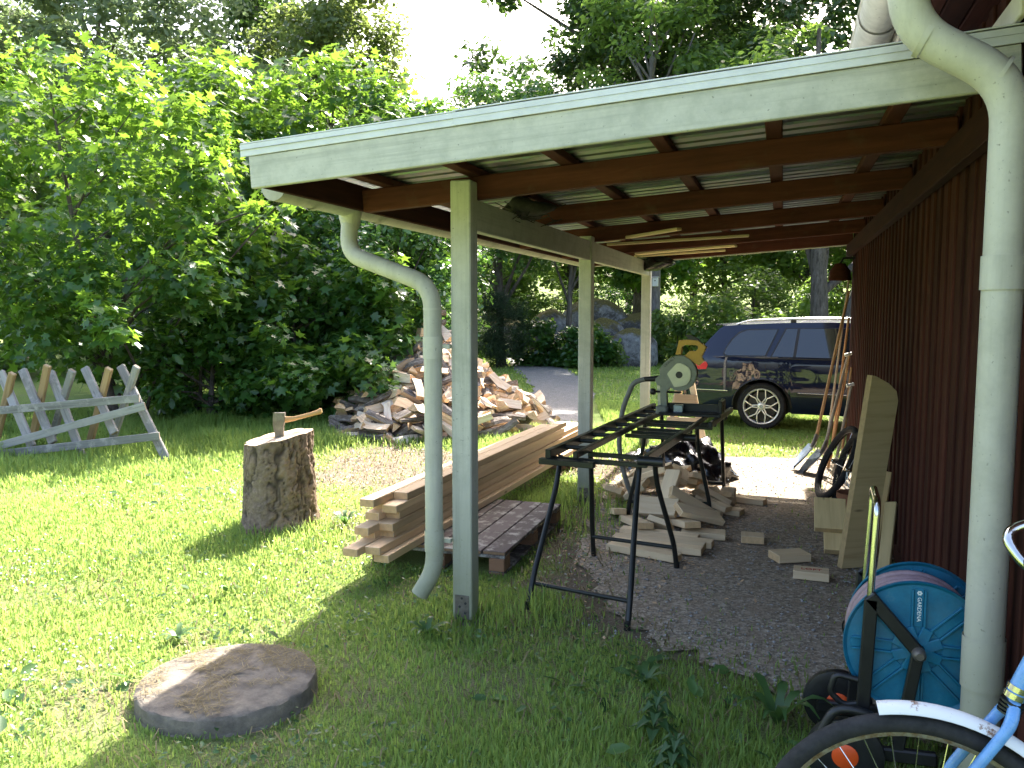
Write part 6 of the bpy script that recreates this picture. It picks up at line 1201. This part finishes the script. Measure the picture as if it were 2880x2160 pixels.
# undergrowth in front of the wood
def bush(name, label, c, r, n, kind, size, mat, seed, nc=26):
    cl = shell_clumps(c[0], c[1], c[2], *r, nc, .16 * max(r) + .08, .28 * max(r) + .1, seed, .08); cm = crown_mesh('crown', cl, n, kind, size, mat, seed, .8)
    mb = MB(); rr = random.Random(seed)
    for q in range(6): e = Vector(rr.choice(cl)[:3]); b2 = Vector((c[0] + rr.uniform(-.2, .2), c[1] + rr.uniform(-.2, .2), -.02)); mb.tube([b2, b2.lerp(e, .5) + Vector((0, 0, .1)), e], [.02, .014, .005], 5, False)
    return plant(name, label, 'bush', (c[0], c[1], 0), cm, mb, 'tree_bark', 'undergrowth at the edge of the wood', 'crown', 'stems')
bush('juniper_bush', 'dark upright juniper beside the slim tree at the driveway', (-7.5, 22.0, .95), (.7, .7, 1.15), 9000, 'needle', .2, 'leaf_juniper', 71, 40)
bush('green_shrub', 'bright low shrub at the foot of the tall boulder', (-5.9, 23.0, .4), (.8, .5, .5), 2600, 'oval', .14, 'leaf_broad', 72)
bush('green_shrub', 'yellow-green shrub just left of the second post', (-5.0, 22.8, .55), (.6, .5, .6), 2400, 'oval', .15, 'leaf_maple', 73)
bush('green_shrub', 'small dark shrub below the low grey boulder', (-4.75, 22.9, .35), (.55, .4, .45), 1800, 'oval', .12, 'leaf_tree', 74)
bush('green_shrub', 'leafy shrub right of the grey pine trunk', (-3.1, 25.0, .7), (1.0, .7, .9), 3400, 'oval', .15, 'leaf_tree', 75)
bush('green_shrub', 'long shrub in the shade behind the car', (-1.2, 24.5, .9), (2.0, .8, 1.1), 6000, 'oval', .16, 'leaf_tree', 76)
bush('green_shrub', 'shrub under the forked trunk behind the car', (1.2, 25.2, 1.1), (1.9, .8, 1.3), 6000, 'oval', .16, 'leaf_tree', 77)
bush('green_shrub', 'yellowish ferny shrub in front of the dark rounded boulder', (-5.3, 22.3, .5), (.7, .5, .55), 2600, 'oval', .15, 'leaf_maple', 81)
bush('green_shrub', 'fresh green shrub between the juniper and the tall boulder', (-6.7, 22.7, .6), (.7, .5, .7), 2800, 'oval', .15, 'leaf_maple', 82)
bush('green_shrub', 'shrub at the left edge of the driveway', (-9.3, 23.5, .7), (1.2, .9, .9), 4200, 'oval', .14, 'leaf_broad', 78)
bush('green_shrub', 'tall shrub behind the firewood heap', (-9.6, 20.0, 1.2), (1.5, 1.2, 1.5), 7000, 'oval', .13, 'leaf_broad', 79, 40)
bush('green_shrub', 'shrub at the right end of the wood edge by the house', (3.8, 25.0, 1.2), (2.2, 1.0, 1.5), 6500, 'oval', .17, 'leaf_tree', 80)

# ------------------------------------------------------------------ lawn
def clear(x, y):
    m_ = ~inpoly(x, y, GRAVEL); m_ &= (drive_d(x, y) > .6) | (y > 26) | (y < 11)
    m_ &= np.hypot(x + 2.15, y - 2.79) > .365; m_ &= np.hypot(x + 3.545, y - 5.25) > .26
    m_ &= ~((x > -2.46) & (x < -1.55) & (y > 4.62) & (y < 5.98)); m_ &= ~(x > .66); m_ &= ((x + 4.65) / 1.35) ** 2 + ((y - 10.9) / 1.9) ** 2 > 1
    return m_
def tall_at(x, y):
    t_ = .027 + .022 * vnoise(x, y, 1.7, 21)
    t_ = t_ + .14 * np.clip((-x + y * .75 - 10.2) / 2.0, 0, 1) * (.5 + vnoise(x, y, 2.2, 22)) * np.clip((11.5 - y) / 2, 0, 1)                # by the rack and bushes
    for (cx, cy, r, k) in ((-1.55, 3.9, .22, .06), (-1.17, 4.1, .18, .13), (-3.35, 5.1, .32, .05), (-1.5, 6.3, .35, .16), (-2.4, 9.2, .6, .12), (-3.6, 12.2, 1.0, .14), (.3, 2.8, .5, .05), (-.5, 2.4, .6, .03)): t_ = t_ + k * np.exp(-((x - cx) ** 2 + (y - cy) ** 2) / (2 * r * r))
    return t_
def grass(name, n, d0, d1, a0, a1, w0, seed, mat, label, hmul=1, lying=False, inv=False):
    rng = np.random.RandomState(seed); d = rng.uniform(d0, d1, n); a = rng.uniform(R(a0), R(a1), n); x = d * np.sin(a); y = d * np.cos(a)
    b = bare_at(x, y); gd = gravel_d(x, y); keep = (clear(x, y) | (inpoly(x, y, GRAVEL) & (x < .5) & (rng.rand(n) < np.exp(-gd / .13)) & (y < 8))) & (y > .8)
    keep &= (rng.rand(n) < b * 1.3 + .02) if inv else (rng.rand(n) > np.clip(b * 1.45 - .12, 0, .95))
    x, y, d = x[keep], y[keep], d[keep]; n = len(x); z = terrain(x, y)
    h = tall_at(x, y) * rng.uniform(.5, 1.35, n) * hmul * np.where((x > -2.4) & (y < 4.5), .8, 1.0); w = (w0 + .00055 * d) * rng.uniform(.7, 1.3, n)
    yaw = rng.uniform(0, 6.283, n); lean = rng.uniform(.1, .75, n) if not lying else rng.uniform(1.35, 1.55, n)
    dx, dy = np.cos(yaw), np.sin(yaw); sx_, sy_ = -dy, dx; f = lambda q: np.stack(q, 1)
    if lying: h = rng.uniform(.03, .11, n); z = z + .006 + .015 * rng.rand(n)
    hm = h * .55; ln = np.sin(lean * .55) * hm; top = np.sin(lean) * h
    p0 = f([x - sx_ * w, y - sy_ * w, z - .004]); p1 = f([x + sx_ * w, y + sy_ * w, z - .004])
    p2 = f([x + dx * ln - sx_ * w * .8, y + dy * ln - sy_ * w * .8, z + hm * np.cos(lean * .55)]); p3 = f([x + dx * ln + sx_ * w * .8, y + dy * ln + sy_ * w * .8, z + hm * np.cos(lean * .55)])
    p4 = f([x + dx * top, y + dy * top, z + h * np.cos(lean)])
    V = np.stack([p0, p1, p2, p3, p4], 1).reshape(-1, 3); o = np.arange(n)[:, None, None] * 5
    F = (np.array([(0, 1, 3), (0, 3, 2), (2, 3, 4)])[None] + o).reshape(-1, 3)
    rnd = np.clip(.45 * rng.rand(n) + .55 * vnoise(x, y, .8, 31) + .4 * vnoise(x, y, 3.1, 32) - .22, 0, 1)
    return tag(link(name, npmesh(name, V, F, mat, np.repeat(rnd, 5))), label, 'grass', kind='stuff')
grass('grass', 390000, 1.7, 14.5, -56, 22, .0014, 1, 'grass_blade', 'short green lawn grass with longer tufts')
grass('far_grass', 50000, 14, 30, -40, 14, .004, 2, 'grass_blade', 'grass of the far lawn beyond the car', 1.5)
grass('dry_grass', 15000, 1.7, 11, -54, 20, .0011, 3, 'grass_dry', 'dry straw and clippings lying on the bare soil', 1, True, True)
rng = np.random.RandomState(8)
def low_leaves(name, n, d0, d1, size, mat, label, seed, thr, kind='oval'):
    rng = np.random.RandomState(seed); d = rng.uniform(d0, d1, n); a = rng.uniform(R(-56), R(20), n); x = d * np.sin(a); y = d * np.cos(a)
    keep = clear(x, y) & (vnoise(x, y, 1.3, seed) > thr); x, y = x[keep], y[keep]; n = len(x); z = terrain(x, y) + rng.uniform(.005, .05, n)
    N = np.stack([rng.normal(0, .4, n), rng.normal(0, .4, n), np.ones(n)], 1)
    return tag(link(name, scatter(name, kind, np.stack([x, y, z], 1), N, size * rng.uniform(.5, 1.3, n), mat, rng, rng.rand(n))), label, 'ground cover', kind='stuff')
low_leaves('clover_leaves', 26000, 1.8, 10, .024, 'weed_leaf', 'low clover leaves spread through the lawn', 5, .45)
low_leaves('weed_leaves', 1500, 1.8, 9, .075, 'weed_leaf', 'scattered dandelion and plantain leaves in the lawn', 6, .5)
n = 2200; d = rng.uniform(3.9, 9.0, n); a = rng.uniform(R(-54), R(-27), n); x = d * np.sin(a); y = d * np.cos(a); keep = clear(x, y) & (x < -2.75) & (vnoise(x, y, 1.1, 41) > .62); x, y = x[keep], y[keep]; n = len(x); z = terrain(x, y) + tall_at(x, y) * 1.0 + .015
mbv = np.array([(0, 0, 1), (1, 0, .1), (0, 1, .1), (-1, 0, .1), (0, -1, .1), (0, 0, -.7)]); mf = np.array([(0, 1, 2), (0, 2, 3), (0, 3, 4), (0, 4, 1), (5, 2, 1), (5, 3, 2), (5, 4, 3), (5, 1, 4)])
rs = rng.uniform(.005, .0095, n)
V = (np.stack([x, y, z], 1)[:, None] + mbv[None] * rs[:, None, None]).reshape(-1, 3); F = (mf[None] + (np.arange(n) * 6)[:, None, None]).reshape(-1, 3)
tag(link('clover_flowers', npmesh('clover_flowers', V, F, 'clover_white', np.repeat(rng.rand(n), 6))), 'small white clover flowers dotted over the left lawn', 'flowers', kind='stuff')
# straw on the well cover
rng = np.random.RandomState(12); n = 3000; r_ = .345 * np.sqrt(rng.rand(n)); a = rng.uniform(0, 6.283, n); x = -2.15 + r_ * np.cos(a); y = 2.79 + r_ * np.sin(a); keep = vnoise(x, y, 7, 51) * .6 + vnoise(x, y, 23, 52) * .4 > .44; x, y = x[keep], y[keep]; n = len(x)
yaw = rng.uniform(0, 6.283, n); L_ = rng.uniform(.015, .06, n); z = np.full(n, .0925) + .004 * rng.rand(n); w = rng.uniform(.0007, .0014, n); dx, dy = np.cos(yaw) * L_, np.sin(yaw) * L_; sx_, sy_ = -np.sin(yaw) * w, np.cos(yaw) * w
V = np.stack([np.stack([x - sx_, y - sy_, z], 1), np.stack([x + sx_, y + sy_, z], 1), np.stack([x + dx + sx_, y + dy + sy_, z + .004], 1), np.stack([x + dx - sx_, y + dy - sy_, z + .004], 1)], 1).reshape(-1, 3)
tag(link('straw_clippings', npmesh('straw_clippings', V, (np.arange(4)[None] + 4 * np.arange(n)[:, None]), 'grass_dry', np.repeat(rng.rand(n), 4))), 'dry grass clippings strewn on the well cover', 'straw', kind='stuff')
# pebbles on the gravel
rng = np.random.RandomState(14); n = 7500; x = rng.uniform(-1.7, .68, n); y = 3.05 + 6.3 * rng.rand(n) ** 1.5; keep = inpoly(x, y, GRAVEL) | (rng.rand(n) < np.exp(-gravel_d(x, y) / .12)); keep &= x < .67; x, y = x[keep], y[keep]; n = len(x); rs = .0035 + .009 * rng.rand(n) ** 3
V = (np.stack([x, y, np.full(n, .016)], 1)[:, None] + mbv[None] * rs[:, None, None] * rng.uniform(.6, 1.3, (n, 1, 3)) * np.array([1, 1, .7])).reshape(-1, 3); F = (mf[None] + (np.arange(n) * 6)[:, None, None]).reshape(-1, 3)
tag(link('pebbles', npmesh('pebbles', V, F, 'stone')), 'small grey pebbles and chips on the gravel', 'pebbles', kind='stuff')
rng = np.random.RandomState(16); n = 1500; x = np.concatenate([rng.normal(-.9, .35, n // 2), rng.normal(-4.0, .6, n // 2)]); y = np.concatenate([rng.normal(6.0, .8, n // 2), rng.normal(7.6, .8, n // 2)]); z = np.where(inpoly(x, y, GRAVEL), .018, .012) + .006 * rng.rand(n)
tag(link('wood_chips', scatter('wood_chips', 'diamond', np.stack([x, y, z], 1), np.stack([rng.normal(0, .3, n), rng.normal(0, .3, n), np.ones(n)], 1), rng.uniform(.008, .04, n), 'log_end', rng, rng.rand(n))), 'pale wood chips and splinters around the saw stand and the firewood', 'wood chips', kind='stuff')
for (x, y, r_, lab) in ((-.47, 3.72, .02, 'pale chip of stone on the soil in front of the saw stand'), (-.15, 3.35, .018, 'small pale stone where gravel meets grass')):
    tag(lumpy('stone', 'stone', (x, y, .012), (r_, r_ * .7, r_ * .5), int(r_ * 1000), 2, .2), lab, 'stone')
# single weeds close to the camera
def rosette(name, label, c, n, L_, wd_, lift, seed, mat='weed_leaf'):
    rr = random.Random(seed); mb = MB()
    for q in range(n):
        a = q / n * 6.283 + rr.uniform(-.25, .25); l = L_ * rr.uniform(.65, 1.1); d = Vector((math.cos(a), math.sin(a), 0)); s_ = Vector((-d.y, d.x, 0)); V = []
        for k in range(6):
            u = k / 5; w = wd_ * math.sin(math.pi * min(1, .12 + .88 * u)) * (.6 + .4 * (k % 2)) + .002; p = d * l * u + Vector((0, 0, lift * l * math.sin(u * 2.2) + .005)); V += [p - s_ * w, p + Vector((0, 0, -.15 * w)), p + s_ * w]
        mb.add([Vector(c) + v for v in V], [(3 * k + e, 3 * k + e + 1, 3 * k + e + 4, 3 * k + e + 3) for k in range(5) for e in (0, 1)])
    o = mb.build(name, mat, None, 60); a = o.data.attributes.new('rnd', 'FLOAT', 'POINT'); a.data.foreach_set('value', [.45] * len(o.data.vertices)); return tag(o, label, 'weed', 'single weeds in the shaded grass')
def nettle(c, h, seed, label):
    rr = random.Random(seed); t_ = athing('nettle', label, 'weed', c); c = Vector(c); MB().tube([c, c + Vector((.02, 0, h))], [.004, .002], 6).build('stem', 'weed_leaf', t_); mb = MB()
    for lv in range(5):
        z = h * (.3 + .7 * lv / 4); 
        for q in range(4):
            a = q * 1.571 + lv * .78; l = .1 * (1 - .1 * lv); d = Vector((math.cos(a), math.sin(a), 0)); s_ = Vector((-d.y, d.x, 0)); b = c + Vector((.02 * z / h, 0, z))
            mb.add([b, b + d * l * .4 + s_ * l * .26 + Vector((0, 0, .02)), b + d * l + Vector((0, 0, -.015)), b + d * l * .4 - s_ * l * .26 + Vector((0, 0, .02)), b + d * l * .45 + Vector((0, 0, .012))], [(0, 4, 1), (1, 4, 2), (0, 3, 4), (3, 2, 4)])
    o = mb.build('leaves', 'weed_leaf', t_); a = o.data.attributes.new('rnd', 'FLOAT', 'POINT'); a.data.foreach_set('value', [.15] * len(o.data.vertices))
nettle((-.42, 2.98, .0), .17, 3, 'bluish green nettle in the shaded foreground grass')
nettle((-.33, 2.78, .0), .12, 5, 'small nettle nearest the bicycle wheel')
rosette('dandelion', 'long-leaved dandelion at the edge of the gravel by the bicycle', (.02, 3.22, .01), 9, .2, .02, .7, 1)
rosette('dandelion', 'dandelion rosette in front of the first post', (-1.62, 3.62, .01), 8, .12, .016, .5, 2)
rosette('dandelion', 'dandelion rosette in the sunlit grass left of the well cover', (-2.75, 3.2, .01), 8, .11, .015, .4, 3)
rosette('plantain', 'broad plantain rosette in the lower middle of the lawn', (-.95, 2.45, .01), 7, .1, .028, .35, 4)
rosette('dandelion', 'dandelion between the saw stand legs and the gravel', (-.52, 3.42, .01), 8, .11, .016, .5, 5)
rosette('dandelion', 'dandelion growing beside the chopping block', (-3.05, 5.35, .01), 9, .13, .017, .7, 6)
